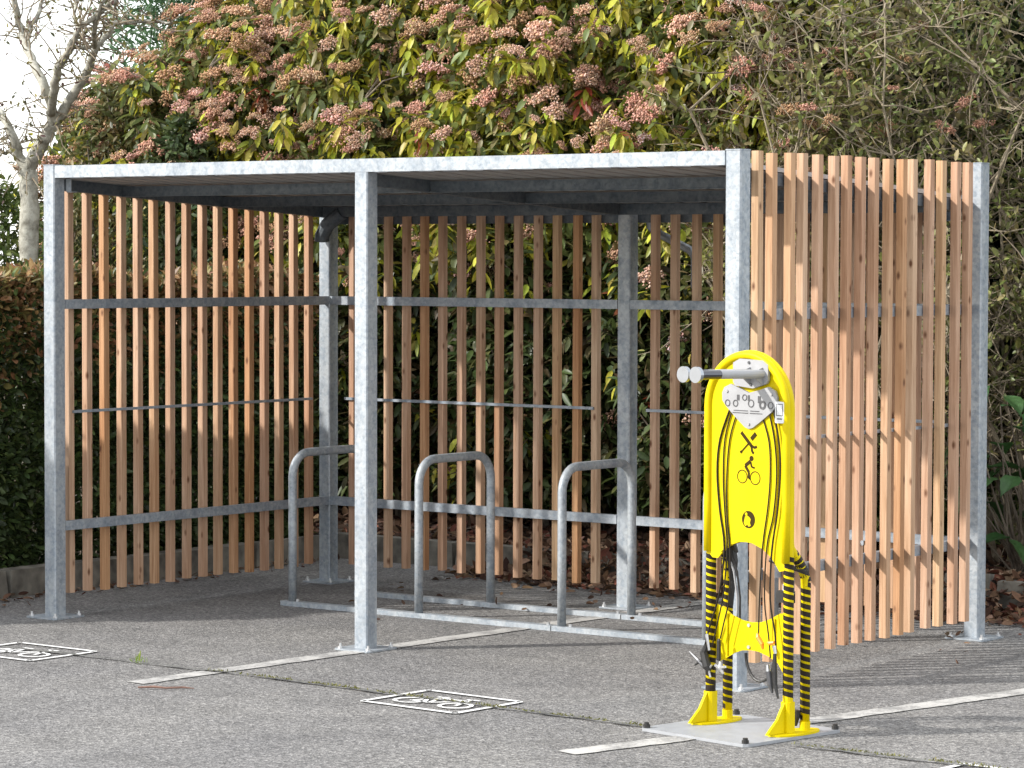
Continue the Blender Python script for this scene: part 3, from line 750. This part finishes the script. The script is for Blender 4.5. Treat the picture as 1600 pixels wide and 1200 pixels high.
def photinia(cx, cy, rx, ry, top, label, nshoot, flower=.62, young=.55, n_fl=75, n_lf=60, zmin=.35):
    base = (cx, cy, .11)
    root = thing("photinia_shrub", base, label, "shrub", "flowering photinia shrubs behind the shelter")
    # shoot tips on a lumpy shell, denser towards the open side
    S = []; 
    while len(S) < nshoot:
        z = zmin+(top-zmin)*rng.uniform(0, 1)**.85; t = z/top
        w = (1-max(0, (t-.55)/.45)**2.2)**.5 if t > .55 else .80+.36*t
        a = rng.uniform(0, 2*math.pi)
        if math.sin(a) > .35 and rng.uniform() < .75: continue
        q = rng.uniform(.66, 1.04)*max(w, .12)
        lump = 1+.13*math.sin(5*a+cx*3+z*2.7)+.10*math.sin(9*z+cx+3*a)
        S.append((cx+rx*q*lump*math.cos(a), cy+ry*q*lump*math.sin(a), z, math.cos(a), math.sin(a)))
    S = np.array(S); n = len(S)
    ax = nrm(np.stack([S[:, 3]*.55, S[:, 4]*.55, np.full(n, .75)], 1)+rng.normal(size=(n, 3))*.28)
    isf = rng.uniform(size=n) < flower*np.clip((S[:, 2]-1.5)/.8, .05, 1.1); isy = rng.uniform(size=n) < young*np.clip((S[:, 2]-1.5)/.8, .06, 1.25)
    isy = isy | (isf & (rng.uniform(size=n) < young*.8))
    pos = []; dr = []; ln = []; wd = []; cu = []; co = []
    for i in range(n):
        k = int(rng.integers(8, 13)); a0 = rng.uniform(0, 6.28)
        A = ax[i]; e1 = np.cross(A, (0, 0, 1.)); e1 /= max(np.linalg.norm(e1), 1e-6); e2 = np.cross(A, e1)
        an = a0+np.arange(k)*2.4; rad = np.cos(an)[:, None]*e1+np.sin(an)[:, None]*e2
        s = np.linspace(0, 1, k)
        drp = rng.uniform(.7, 1.5) if isf[i] or isy[i] else rng.uniform(-.2, .6)
        pos.append(S[i, :3]-A*(.13*s[:, None])+rad*.01)
        dr.append(rad*1.0+A*.25*(1-s[:, None])-np.array([0, 0, 1.])*drp*(.4+.8*s[:, None])+rng.normal(size=(k, 3))*.16)
        ln.append(rng.uniform(.085, .135, k)); wd.append(rng.uniform(.032, .046, k)); cu.append(rng.uniform(.05, .55, k))
        co.append(pick(YOUNG if isy[i] else (MATURE if S[i, 2] > 1.9 else LOWG), k, .25) if rng.uniform() > .015 else pick(OLDR, k))
    # inner leaves fill the crown, darker greens low down
    m = int(nshoot*13)
    a = rng.uniform(0, 2*math.pi, m); z = .3+(top-.45)*rng.uniform(0, 1, m); t = z/top; w = np.where(t > .55, np.sqrt(np.maximum(0, 1-np.maximum(0, (t-.55)/.45)**2.2)), .8+.36*t); q = rng.uniform(.1, .95, m)**.5*w
    pos.append(np.stack([cx+rx*q*np.cos(a), cy+ry*q*np.sin(a), z], 1)); dr.append(rand_dirs(m)*np.array([1, 1, .7])-np.array([0, 0, .3]))
    ln.append(rng.uniform(.07, .13, m)); wd.append(rng.uniform(.03, .045, m)); cu.append(rng.uniform(0, .6, m)); co.append(np.where((z > 1.9)[:, None], pick(MATURE, m, .3), pick(LOWG, m, .3)))
    pos = np.concatenate(pos); dr = np.concatenate(dr); ln = np.concatenate(ln); wd = np.concatenate(wd); cu = np.concatenate(cu); co = np.concatenate(co)
    dist = np.linalg.norm(pos-CAMV, axis=1)+np.where((pos[:, 2] > 1.7) & (pos[:, 2] < 3.6), 0, 50)
    order = np.argsort(dist); near = order[:n_lf]; rest = order[n_lf:]
    v = leaf_arrays(pos[rest], dr[rest], np.tile((0, 0, 1.), (len(rest), 1))+rng.normal(size=(len(rest), 3))*.35, ln[rest], wd[rest], cu[rest])
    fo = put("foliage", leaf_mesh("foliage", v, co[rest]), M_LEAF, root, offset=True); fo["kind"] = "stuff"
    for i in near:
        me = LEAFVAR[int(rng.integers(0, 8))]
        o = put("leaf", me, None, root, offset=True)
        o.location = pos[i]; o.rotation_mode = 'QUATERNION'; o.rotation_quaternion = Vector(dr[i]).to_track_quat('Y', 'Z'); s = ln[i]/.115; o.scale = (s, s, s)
    # flower heads: the nearest are parts, the rest one part
    F = np.where(isf)[0]; fp_ = S[F, :3]+ax[F]*.055
    od = np.argsort(np.linalg.norm(fp_-CAMV, axis=1)+np.where((fp_[:, 2] > 1.7) & (fp_[:, 2] < 3.7), 0, 50))
    VV = []; TT = []; CC = []; off = 0
    for r_, j in enumerate(od):
        kk = int(rng.integers(0, 12)) if (cx < -3.6 or rng.uniform() < .9) else int(rng.integers(12, 14))
        rot = Vector(ax[F[j]]*.7+np.array([0, 0, .6])+rng.normal(size=3)*.22).to_track_quat('Z', 'X'); sc_ = .75+1.2*rng.uniform()**1.3
        if r_ < n_fl:
            o = put("flower_head", FLOWERS[kk][0], None, root, offset=True); o.location = fp_[j]; o.rotation_mode = 'QUATERNION'; o.rotation_quaternion = rot; o.scale = (sc_,)*3
        elif r_ % 2 == 0:
            R = np.array(rot.to_matrix()); V = FLOWERS[kk][1]@R.T*sc_+fp_[j]; VV.append(V); TT.append(FLOWERS[kk][2]+off); CC.append(FLOWERS[kk][3]); off += len(V)
    if VV:
        o = put("far_flower_heads", tri_mesh("far_flower_heads", np.concatenate(VV), np.concatenate(TT), np.concatenate(CC)), M_FLOWER, root, offset=True); o["kind"] = "stuff"
    # stems and twigs
    paths = []
    stems = []
    for k in range(9):
        a = rng.uniform(0, 6.28); b0 = np.array([cx+.25*math.cos(a), cy+.2*math.sin(a), .08]); tip = np.array([cx+rx*.6*math.cos(a), cy+ry*.6*math.sin(a), top*rng.uniform(.6, .9)])
        pts = [b0+(tip-b0)*s+np.array([rng.normal(), rng.normal(), 0])*.05*(s > 0)*(1+s) for s in np.linspace(0, 1, 7)]
        stems.append(pts); paths.append((pts, [.028*(1-.75*s) for s in np.linspace(0, 1, 7)]))
    allp = np.array([p for s in stems for p in s])
    for i in rng.permutation(n)[:260]:
        tip = S[i, :3]; cand = allp[allp[:, 2] < tip[2]-.1]
        if len(cand) == 0: continue
        st_ = cand[np.argmin(np.linalg.norm(cand-tip, axis=1))]
        mid = (st_+tip)/2+rng.normal(size=3)*.05-np.array([0, 0, .06])
        paths.append(([st_, mid, tip], [.009, .006, .0035]))
    b = put("branches", tubes_mesh("branches", paths, M_TWIG), None, root, offset=True)
    return root

photinia(-8.15, 4.75, .85, .75, 3.25, "low brownish photinia at the left end of the row against the sky", 420, .6, .35, 50, 40)
photinia(-7.05, 4.75, 1.0, .9, 3.68, "pink-headed photinia whose left edge stands against the white sky", 1000, .9, .4, 115, 60)
photinia(-5.75, 4.85, 1.0, .95, 4.5, "tall photinia behind the left half of the roof", 1300, .68, .5, 115, 60)
photinia(-4.35, 4.80, 1.0, .95, 4.6, "tall photinia with yellow-green drooping leaves behind the roof's middle", 1300, .74, .7, 115, 60)
photinia(-3.05, 4.75, .85, .9, 4.4, "photinia with some opened white flowers behind the roof's right end", 1050, .72, .65, 115, 60)

# ------------------------------------------------------------------ generic leafy masses
def leafy(name, label, cat, cx, cy, rx, ry, z0, top, n, cols, lsize=(.05, .09), asp=.45, mat=M_LEAF, group=None, surf=.55, twigs=40, flat=.55, twmat=None, up_bias=.2):
    root = thing(name, (cx, cy, .11), label, cat, group)
    a = rng.uniform(0, 2*math.pi, n); z = z0+(top-z0)*rng.uniform(0, 1, n); t = (z-z0)/(top-z0)
    w = np.where(t > flat, np.sqrt(np.maximum(.02, 1-((t-flat)/(1-flat))**2)), .75+.25*t/flat)
    q = (surf+(1-surf)*rng.uniform(0, 1, n)**.7)*w*(1+.12*np.sin(4*a+cx)+.1*np.sin(6*z+2*a+cx)+.08*rng.normal(size=n))
    P = np.stack([cx+rx*q*np.cos(a), cy+ry*q*np.sin(a), z+rng.normal(size=n)*.03], 1)
    dr = np.stack([np.cos(a)*.6, np.sin(a)*.6, np.full(n, up_bias)], 1)+rand_dirs(n)
    ln = rng.uniform(*lsize, n)
    v = leaf_arrays(P, dr, np.tile((0, 0, 1.), (n, 1))+rng.normal(size=(n, 3))*.5, ln, ln*asp*rng.uniform(.8, 1.2, n), rng.uniform(0, .5, n))
    cl = .5+.5*np.sin(3*P[:, 0]+2*P[:, 2])*np.sin(2.3*P[:, 1]+3.1*P[:, 2])
    o = put("crown", leaf_mesh("crown", v, pick(cols, n, .3)*(.8+.4*cl[:, None])), mat, root, offset=True); o["kind"] = "stuff"
    paths = []
    for k in range(twigs):
        b0 = np.array([cx+rng.normal()*.12, cy+rng.normal()*.12, .1]); j = int(rng.integers(0, n)); tip = P[j]
        s = np.linspace(0, 1, 6); pts = [b0+(tip-b0)*np.array([u_**1.4, u_**1.4, u_])+rng.normal(size=3)*.04*u_ for u_ in s]
        paths.append((pts, [max(.006, .03*(1-u_)) for u_ in s]))
    put("trunk", tubes_mesh("trunk", paths, twmat or M_TWIG), None, root, offset=True)
    return root
GREEN_D = [(.05, .08, .03), (.065, .095, .032), (.06, .07, .032), (.08, .105, .04)]
BLUEG = [(.075, .145, .065), (.095, .17, .075), (.06, .12, .055)]
OLIVE = [(.14, .13, .045), (.10, .11, .04), (.17, .13, .05), (.09, .10, .035)]
for i, (cx, cy, top, lab) in enumerate(((-5.9, 9.4, 5.6, "dark tree crown farthest back behind the left evergreens"), (-3.4, 9.2, 5.6, "dark tree crown farthest back behind the middle evergreens"), (-.9, 9.0, 5.6, "dark tree crown farthest back behind the right thicket"), (-6.9, 7.2, 4.6, "dark evergreen tree standing behind the tall photinias on the left"), (-4.8, 7.0, 5.2, "dark evergreen tree behind the middle photinias"),
        (-2.7, 6.8, 5.2, "dark evergreen tree behind the last photinia and the twiggy shrubs"), (-.7, 6.6, 5.2, "dark evergreen tree behind the twiggy shrubs on the right"), (1.2, 6.4, 5.0, "dark evergreen tree at the far right behind the thicket"))):
    leafy("evergreen_tree", lab, "tree", cx, cy, 1.35, 1.0, .25, top, 20000, GREEN_D+[(.08, .09, .035)], (.09, .17), .45, group="evergreens closing the view behind the shrubs")
leafy("conifer_tree", "blue-green conifer showing between pink heads at the upper left", "tree", -11.2, 9.2, 1.25, 1.1, 1.0, 6.2, 34000, BLUEG, (.07, .15), .2, surf=.1)
leafy("olive_shrub", "olive-leaved shrub beside the bare tree under the pink heads", "shrub", -7.75, 4.3, .55, .42, .3, 3.1, 11000, OLIVE, (.04, .08), .4, surf=.4)
leafy("dark_shrub", "dark green shrub in the shade below the pink photinia at left", "shrub", -6.95, 3.95, .42, .32, .3, 2.75, 6000, GREEN_D, (.05, .09), .4, surf=.4)
leafy("leafy_bush", "bright green bush behind the left hedge and tree trunk", "bush", -7.9, 3.0, .75, .5, .2, 2.35, 8000, [(.12, .17, .04), (.16, .20, .05), (.08, .12, .03)], (.04, .08), .4, surf=.3)
leafy("red_leaved_bush", "reddish-brown bush at the left edge of the picture", "bush", -8.0, 2.5, .48, .4, .3, 3.02, 4500, [(.22, .09, .05), (.28, .13, .07), (.18, .10, .05)], (.05, .09), .4, surf=.3)

# ------------------------------------------------------------------ clipped hedge on the left
hx0, hx1, hy0, hy1, hz0, hz1 = -6.35, -5.17, -1.38, 3.30, .12, 1.75
hedge = thing("clipped_hedge", ((hx0+hx1)/2, (hy0+hy1)/2, .1), "clipped hedge with browned top along the left kerb", "hedge")
n = 74000
P = np.stack([rng.uniform(hx0, hx1, n), rng.uniform(hy0, hy1, n), rng.uniform(hz0, hz1, n)], 1)
k = rng.integers(0, 10, n); e = np.abs(rng.normal(size=n))*.07
P[:, 0] = np.where(k < 6, hx1-e, P[:, 0]); P[:, 2] = np.where(k == 6, hz1-e, np.where(k == 7, hz1-e*1.5, P[:, 2])); P[:, 1] = np.where(k == 8, hy0+e, P[:, 1])
lump = .05*np.sin(5*P[:, 1]+2*P[:, 2])+.04*np.sin(8.3*P[:, 2]+3*P[:, 1])
P[:, 0] += lump*(k < 6); P[:, 2] += .05*np.sin(4*P[:, 1]+3*P[:, 0])*((k == 6) | (k == 7))
dr = rand_dirs(n)+np.where((k < 6)[:, None], np.array([.7, 0, .35]), np.array([0, 0, .6]))
brown = np.clip((P[:, 2]-1.12+.14*rng.normal(size=n))/.50, 0, 1)
cg = pick([(.05, .08, .028), (.065, .10, .034), (.04, .06, .022), (.085, .125, .036)], n, .35); cb = pick([(.27, .14, .07), (.22, .13, .06), (.31, .20, .085), (.17, .145, .055), (.20, .17, .06)], n, .3)
col = np.where((rng.uniform(size=n) < brown*.9)[:, None], cb, cg)
ln = rng.uniform(.04, .08, n)
v = leaf_arrays(P, dr, np.tile((0, 0, 1.), (n, 1))+rng.normal(size=(n, 3))*.5, ln, ln*.46, rng.uniform(0, .4, n))
o = put("foliage", leaf_mesh("foliage", v, col), M_LEAF, hedge, offset=True); o["kind"] = "stuff"
paths = []
for i in range(160):
    b0 = np.array([rng.uniform(hx0+.3, hx1-.35), rng.uniform(hy0+.1, hy1-.1), .08]); tip = b0+np.array([rng.normal()*.18, rng.normal()*.18, rng.uniform(.9, 1.55)])
    paths.append(([b0, (b0+tip)/2+rng.normal(size=3)*.04, tip], [.012, .009, .004]))
put("stems", tubes_mesh("stems", paths, M_TWIG), None, hedge, offset=True)

# ------------------------------------------------------------------ bare lichen-grey tree on the left
limbs = {
 "trunk": [(-6.90, 2.5, .08), (-6.93, 2.5, .9), (-6.93, 2.5, 1.64), (-6.93, 2.5, 1.78), (-6.91, 2.5, 2.1), (-6.92, 2.5, 2.32), (-6.94, 2.5, 2.42)],
 "right": [(-6.92, 2.5, 2.41), (-6.85, 2.51, 2.52), (-6.77, 2.51, 2.61), (-6.71, 2.51, 2.69)],
 "rl": [(-6.72, 2.51, 2.68), (-6.66, 2.44, 2.81), (-6.66, 2.36, 2.96), (-7.02, 2.59, 3.17), (-7.25, 2.75, 3.32), (-7.22, 2.65, 3.54), (-7.3, 2.6, 3.9)],
 "rl2": [(-7.02, 2.59, 3.17), (-7.19, 2.77, 3.31), (-7.14, 2.8, 3.4), (-7.22, 2.94, 3.58), (-7.2, 3.0, 3.9)],
 "rm": [(-6.67, 2.45, 2.75), (-6.52, 2.33, 2.89), (-6.40, 2.24, 3.0), (-6.31, 2.21, 3.06), (-6.21, 2.17, 3.13), (-6.12, 2.14, 3.23), (-6.0, 2.11, 3.27), (-5.86, 2.12, 3.35), (-5.79, 2.18, 3.43), (-5.6, 2.2, 3.6)],
 "rr": [(-6.69, 2.51, 2.70), (-6.62, 2.52, 2.78), (-6.47, 2.53, 2.95), (-6.35, 2.48, 3.06), (-6.24, 2.41, 3.13), (-6.18, 2.46, 3.22), (-6.13, 2.49, 3.29), (-6.1, 2.7, 3.31), (-5.9, 2.74, 3.30)],
 "rr2": [(-6.24, 2.41, 3.13), (-6.01, 2.17, 3.25), (-5.86, 2.08, 3.35), (-5.8, 2.06, 3.46), (-5.75, 2.0, 3.8)],
 "rm2": [(-6.21, 2.17, 3.13), (-6.2, 2.32, 3.13), (-6.17, 2.35, 3.17)],
 "left": [(-6.94, 2.5, 2.42), (-6.99, 2.49, 2.48), (-6.97, 2.42, 2.6), (-7.06, 2.42, 2.73), (-7.39, 2.59, 2.85), (-7.7, 2.6, 3.0)],
 "l2": [(-6.98, 2.45, 2.55), (-7.08, 2.46, 2.51), (-7.21, 2.45, 2.55), (-7.4, 2.5, 2.6)],
 "rm3": [(-6.12, 2.14, 3.23), (-6.24, 2.23, 3.34), (-6.38, 2.4, 3.5), (-6.4, 2.4, 3.8)]}
rad = {"trunk": (.085, .068), "right": (.055, .05), "rl": (.042, .018), "rl2": (.024, .012), "rm": (.038, .012), "rr": (.042, .010), "rr2": (.02, .009), "rm2": (.014, .006), "left": (.045, .016), "l2": (.02, .007), "rm3": (.015, .008)}
tree = thing("bare_tree", (-6.9, 2.5, .1), "bare pale-barked tree with twisting limbs against white sky", "tree")
paths = []; tips = []
for k_, pts in limbs.items():
    P_ = [Vector(p) for p in pts]; sm = []
    for i in range(len(P_)-1):
        for q in range(4):
            t = q/4.0; a, b, c, d = P_[max(i-1, 0)], P_[i], P_[i+1], P_[min(i+2, len(P_)-1)]
            sm.append(.5*((2*b)+(-a+c)*t+(2*a-5*b+4*c-d)*t*t+(-a+3*b-3*c+d)*t**3)+Vector((random.gauss(0, 1), random.gauss(0, 1), random.gauss(0, 1)))*.004)
    sm.append(P_[-1]); r0, r1 = (q_*.82 for q_ in rad[k_]); nn_ = len(sm)
    paths.append((sm, [(r0+(r1-r0)*i/(nn_-1))*random.uniform(.93, 1.1) for i in range(nn_)]))
    if k_ != "trunk": tips += [(p, max(.3, i/nn_)) for i, p in enumerate(sm)]
mt = MB(); mt.tube(paths[0][0], paths[0][1], 12); me = mt.mesh("trunk", True); me.materials.append(M_BARK); put("trunk", me, None, tree, offset=True)
mt = MB()
for p in paths[1:]: mt.tube(p[0], p[1], 8)
me = mt.mesh("limbs", True); me.materials.append(M_BARK); put("limbs", me, None, tree, offset=True)
tw = []; lp = []
for p, f in tips:
    for q in range(1 if f < .5 else 2):
        d = Vector((random.gauss(0, 1), random.gauss(0, 1), random.gauss(.35, .8))).normalized(); Lt = random.uniform(.12, .42)
        pts = [p]; 
        for s in range(4): d = (d+Vector((random.gauss(0, .3), random.gauss(0, .3), random.gauss(.05, .25)))).normalized(); pts.append(pts[-1]+d*Lt/4)
        tw.append((pts, [.006, .005, .004, .003, .002]))
        for s in pts[2:]:
            for _ in range(2):
                if random.random() < .8: lp.append(tuple(s+Vector((random.gauss(0, .015), random.gauss(0, .015), random.gauss(0, .015)))))
put("twigs", tubes_mesh("twigs", tw, M_TWIG2), None, tree, offset=True)["kind"] = "stuff"
lp = np.array(lp); n = len(lp); ln = rng.uniform(.018, .042, n)
v = leaf_arrays(lp, rand_dirs(n), np.tile((0, 0, 1.), (n, 1))+rng.normal(size=(n, 3))*.5, ln, ln*.5, rng.uniform(0, .4, n))
put("sprouting_leaves", leaf_mesh("sprouting_leaves", v, pick([(.10, .10, .05), (.15, .14, .05), (.12, .07, .06), (.20, .18, .06)], n, .3)), M_LEAF, tree, offset=True)["kind"] = "stuff"

# ------------------------------------------------------------------ twiggy shrubs on the right
def twiggy(cx, cy, rx, ry, top, label, nst, nleaf, cols, lsize):
    root = thing("twiggy_shrub", (cx, cy, .11), label, "shrub", "half-bare shrubs behind the right wall")
    paths = []; pts_all = []
    for i in range(nst):
        b0 = np.array([cx+rng.normal()*rx*.35, cy+rng.normal()*ry*.3, .08]); d = nrm(np.array([[rng.normal()*.22, rng.normal()*.22, 1.]]))[0]; p = b0.copy(); pts = [p.copy()]
        Lm = top*rng.uniform(.75, 1.1); ns = 12
        for s in range(ns):
            d = nrm((d+rng.normal(size=3)*np.array([.16, .16, .08]))[None])[0]; p = p+d*Lm/ns
            if p[1] < 3.75: d[1] = abs(d[1]); p[1] = 3.75
            if p[0] < -2.75: d[0] = abs(d[0]); p[0] = -2.75
            pts.append(p.copy())
        r0 = rng.uniform(.008, .02); paths.append((pts, [r0*(1-.8*s/ns)+.002 for s in range(ns+1)]))
        for j in range(2, ns+1):
            for _ in range(3):
                dd = nrm((np.array([rng.normal(), rng.normal(), rng.normal()*.6+.25]))[None])[0]; Lb = rng.uniform(.2, .7); q = [pts[j].copy()]
                for s in range(4): dd = nrm((dd+rng.normal(size=3)*.28)[None])[0]; q.append(np.maximum(q[-1]+dd*Lb/4, np.array([-3.0, 3.5, .1])))
                paths.append((q, [.005, .0045, .0038, .003, .002])); pts_all += q[1:]
                for _2 in range(2):
                    d3 = rand_dirs(1)[0]; o3 = q[int(rng.integers(1, 5))]; L3 = rng.uniform(.1, .3)
                    q3 = [o3, o3+d3*L3*.5+rng.normal(size=3)*.02, o3+d3*L3+rng.normal(size=3)*.04]; paths.append((q3, [.0028, .0024, .0018])); pts_all += q3[1:]
    b = put("branches", tubes_mesh("branches", paths, M_TWIG2), None, root, offset=True); b["kind"] = "stuff"
    A = np.array(pts_all); P = A[rng.integers(0, len(A), nleaf)]+rng.normal(size=(nleaf, 3))*.025; ln = rng.uniform(*lsize, nleaf)
    cl = np.sin(4*P[:, 0]+1.7)*np.sin(3.1*P[:, 2]+cx)
    keep = rng.uniform(size=nleaf) < .55+.45*cl; P = P[keep]; ln = ln[keep]; n = len(P)
    v = leaf_arrays(P, rand_dirs(n)+np.array([0, 0, .2]), np.tile((0, 0, 1.), (n, 1))+rng.normal(size=(n, 3))*.5, ln, ln*.45, rng.uniform(0, .4, n))
    put("foliage", leaf_mesh("foliage", v, pick(cols, n, .3)), M_LEAF, root, offset=True)["kind"] = "stuff"
    return root, A
GO = [(.20, .215, .065), (.24, .25, .075), (.17, .175, .06), (.25, .20, .09), (.18, .155, .08)]
GB = [(.19, .235, .07), (.15, .19, .06), (.23, .27, .08), (.17, .16, .07)]
r1, A1 = twiggy(-1.95, 4.35, .75, .6, 4.2, "half-bare grey-twigged shrub right of the photinias", 24, 34000, GO, (.035, .075))
r2, A2 = twiggy(-.75, 4.35, .75, .6, 4.3, "tangled shrub of pale twigs and small leaves above the right wall", 28, 32000, GO+GB, (.03, .06))
r3, A3 = twiggy(.45, 4.5, .7, .6, 4.4, "twiggy shrub with fresh green leaves at the far right", 24, 30000, GB, (.03, .06))
for rr, A in ((r1, A1), (r2, A2), (r3, A3)):
    top_ = A[(A[:, 2] > 2.2) & (A[:, 2] < 3.4) & (A[:, 1] < 4.3)]
    for i in rng.permutation(len(top_))[:34 if rr is r1 else 12]:
        o = put("flower_head", FLOWERS[int(rng.integers(8, 12))][0], None, rr, offset=True); o.location = top_[i]; s = rng.uniform(.8, 1.3); o.scale = (s, s, s); o.rotation_euler = (rng.uniform(-.4, .4), rng.uniform(-.4, .4), rng.uniform(0, 6))
# large-leaved plant at the right edge
bl = thing("large_leaved_plant", (-.60, 3.75, .11), "dark plant with big green leaves right of the rear post", "plant")
big = []
for k in range(3):
    L_ = .26; m = MB(); nx, ny = 6, 8; 
    for j in range(ny+1):
        t = j/ny; w = .10*math.sin(math.pi*min(1, t*1.04)**.75)*(1+.07*(-1)**j)
        for i in range(nx+1):
            s = i/nx*2-1; m.v.append((s*w, t*L_, .025*abs(s)*math.sin(math.pi*t)-.09*t*t*(1+.3*k)+.006*math.sin(9*t+5*s)))
    for j in range(ny):
        for i in range(nx): b = j*(nx+1)+i; m.f.append((b, b+1, b+nx+2, b+nx+1))
    me = m.mesh("leaf", True); ca = me.color_attributes.new("Col", 'FLOAT_COLOR', 'POINT'); c_ = [(.05, .12, .035), (.04, .10, .03), (.065, .14, .045)][k]
    ca.data.foreach_set("color", np.tile((*c_, 1), (len(m.v), 1)).astype(np.float32).ravel()); me.materials.append(M_LEAF); big.append(me)
stm = []
for i in range(46):
    z = rng.uniform(.35, 1.32); a = rng.uniform(0, 6.28); p = np.array([-.55+rng.normal()*.22, 3.78+rng.normal()*.14, z])
    o = put("leaf", big[i % 3], None, bl, offset=True); o.location = p; o.rotation_euler = (rng.uniform(-.5, .3), rng.uniform(-.3, .3), a); s = rng.uniform(.6, 1.05); o.scale = (s, s, s)
    stm.append(([np.array([-.58+rng.normal()*.06, 3.78, .08]), (p+np.array([-.58, 3.78, .1]))/2+rng.normal(size=3)*.04, p], [.008, .006, .004]))
put("stems", tubes_mesh("stems", stm, M_TWIG), None, bl, offset=True)

# ------------------------------------------------------------------ leaf litter, lawn strip and small weeds
def litter(name, label, n, fn, zf, cols, size=(.04, .09)):
    P = fn(n); P[:, 2] = zf+rng.uniform(0, .02, n); d = rand_dirs(n)*np.array([1, 1, .35]); ln = rng.uniform(*size, n)
    v = leaf_arrays(P, d, np.tile((0, 0, 1.), (n, 1))+rng.normal(size=(n, 3))*.6, ln, ln*.5, rng.uniform(-.6, .8, n))
    v[:, :, 2] = np.maximum(v[:, :, 2], zf+.002)
    o = put(name, leaf_mesh(name, v, pick(cols, n, .4)), M_LITTER); tag(o, label, "leaves", kind="stuff")
DRY = [(.13, .075, .045), (.09, .055, .038), (.17, .10, .06), (.20, .13, .09), (.07, .04, .03), (.16, .06, .04)]
def f1(n):
    y = 3.27-np.abs(rng.normal(size=n))*.24; x = rng.uniform(-3.9, 1.6, n); y = y+.08*np.sin(3*x); return np.stack([x, np.clip(y, 2.2, 3.27), np.zeros(n)], 1)
litter("leaf_litter", "dry brown leaves gathered along the kerb behind the shelter", 5200, f1, .004, DRY)
def f2(n):
    P = f1(n); P[:, 1] = 3.40-np.abs(rng.normal(size=n))*.11; return P
P2 = f2(3800); P2 = P2[(P2[:, 0] > -3.6)]; n2_ = len(P2)
P2[:, 2] = np.clip(.19-(3.42-P2[:, 1])*.62+rng.uniform(-.01, .025, n2_), .006, .24)
ln = rng.uniform(.04, .09, n2_)
o = put("leaf_litter", leaf_mesh("leaf_litter", leaf_arrays(P2, rand_dirs(n2_)*np.array([1, 1, .5]), np.tile((0, -.4, 1.), (n2_, 1))+rng.normal(size=(n2_, 3))*.6, ln, ln*.5, rng.uniform(-.6, .8, n2_)), pick(DRY, n2_, .4)), M_LITTER)
tag(o, "dry brown leaves banked up over the rear kerb stones", "leaves", kind="stuff")
litter("leaf_litter", "dry leaves covering the planting bed under the shrubs", 9000, lambda n: np.stack([rng.uniform(-7, 2.5, n), rng.uniform(3.5, 5.4, n), np.zeros(n)], 1), .118, DRY)
litter("leaf_litter", "dry leaves lying along the left kerb below the hedge", 260, lambda n: np.stack([-5.0+np.abs(rng.normal(size=n))*.12, rng.uniform(-1.2, 3.2, n), np.zeros(n)], 1), .004, DRY, (.025, .06))
litter("leaf_litter", "few dry leaves scattered on the asphalt inside the shelter", 70, lambda n: np.stack([rng.uniform(-3.9, 1.5, n), 2.6-np.abs(rng.normal(size=n))*.7, np.zeros(n)], 1), .004, DRY, (.025, .05))
# grass behind the bed
n = 9000; P = np.stack([rng.uniform(-7.5, 1.5, n), rng.uniform(5.4, 6.6, n), np.full(n, .115)], 1)
ln = rng.uniform(.12, .32, n); v = leaf_arrays(P, np.array([0, 0, 1.])+rng.normal(size=(n, 3))*.28, rng.normal(size=(n, 3))*np.array([1, 1, .1])+1e-3, ln, np.full(n, .012), rng.uniform(0, .5, n))
tag(put("grass", leaf_mesh("grass", v, pick([(.12, .20, .03), (.09, .16, .03), (.16, .24, .05)], n, .3)), M_LEAF), "tall fresh grass glimpsed behind the shrub stems", "grass", kind="stuff")
tag(put("lawn", MB().box(-40, 40, 16, 55, -.05, .12), M_LAWN), kind="structure")
tw_ = MB().tube([(-2.04, -1.58, .008), (-1.98, -1.545, .012), (-1.93, -1.525, .009), (-1.87, -1.475, .011), (-1.83, -1.455, .008)], [.004, .006, .005, .005, .002], 6)
tag(put("fallen_twig", tw_, bark_mat("red_twig", (.13, .07, .055), (.22, .13, .10), 30)), "thin reddish twig lying beside the end of the painted line", "twig")
# weed in the seam and moss along it
wd_ = thing("seam_weed", (-2.60, -.975, 0), "small green weed sprouting from the seam left of the middle post", "weed")
n = 16; P = np.tile((-2.60, -.975, .004), (n, 1))+rng.normal(size=(n, 3))*np.array([.02, .012, 0]); d = np.array([-.3, .1, .6])+rng.normal(size=(n, 3))*.6; d[:, 2] = np.abs(d[:, 2])+.1; ln = rng.uniform(.02, .06, n)
put("blades", leaf_mesh("blades", leaf_arrays(P, d, rng.normal(size=(n, 3)), ln, ln*.16, rng.uniform(0, .4, n)), pick([(.22, .30, .04), (.16, .24, .04)], n)), M_LEAF, wd_, offset=True)
n = 2600; x = rng.uniform(-2.2, 2.6, n); sy = np.interp(x, [-2.1, -2.0, .27, .35, 5], [-.99, -.995, -1.13, -1.14, -1.2]); dn = .5+.5*np.sin(9*x)*np.sin(23*x+1)
x = x[(rng.uniform(size=n) < dn*.8) & ((x < .33) | (x > .97))]; n = len(x); sy = np.interp(x, [-2.1, -2.0, .27, .35, 5], [-.99, -.995, -1.13, -1.14, -1.2])
P = np.stack([x, sy+rng.normal(size=n)*.008, np.full(n, .010)], 1); ln = rng.uniform(.006, .014, n); d = rng.normal(size=(n, 3)); d[:, 2] = np.abs(d[:, 2])
tag(put("moss", leaf_mesh("moss", leaf_arrays(P, d, rng.normal(size=(n, 3)), ln, ln*.5, rng.uniform(0, .4, n)), pick([(.17, .17, .05), (.20, .19, .06), (.12, .12, .05)], n)), M_LEAF), "yellowish moss growing along the asphalt seam", "moss", kind="stuff")
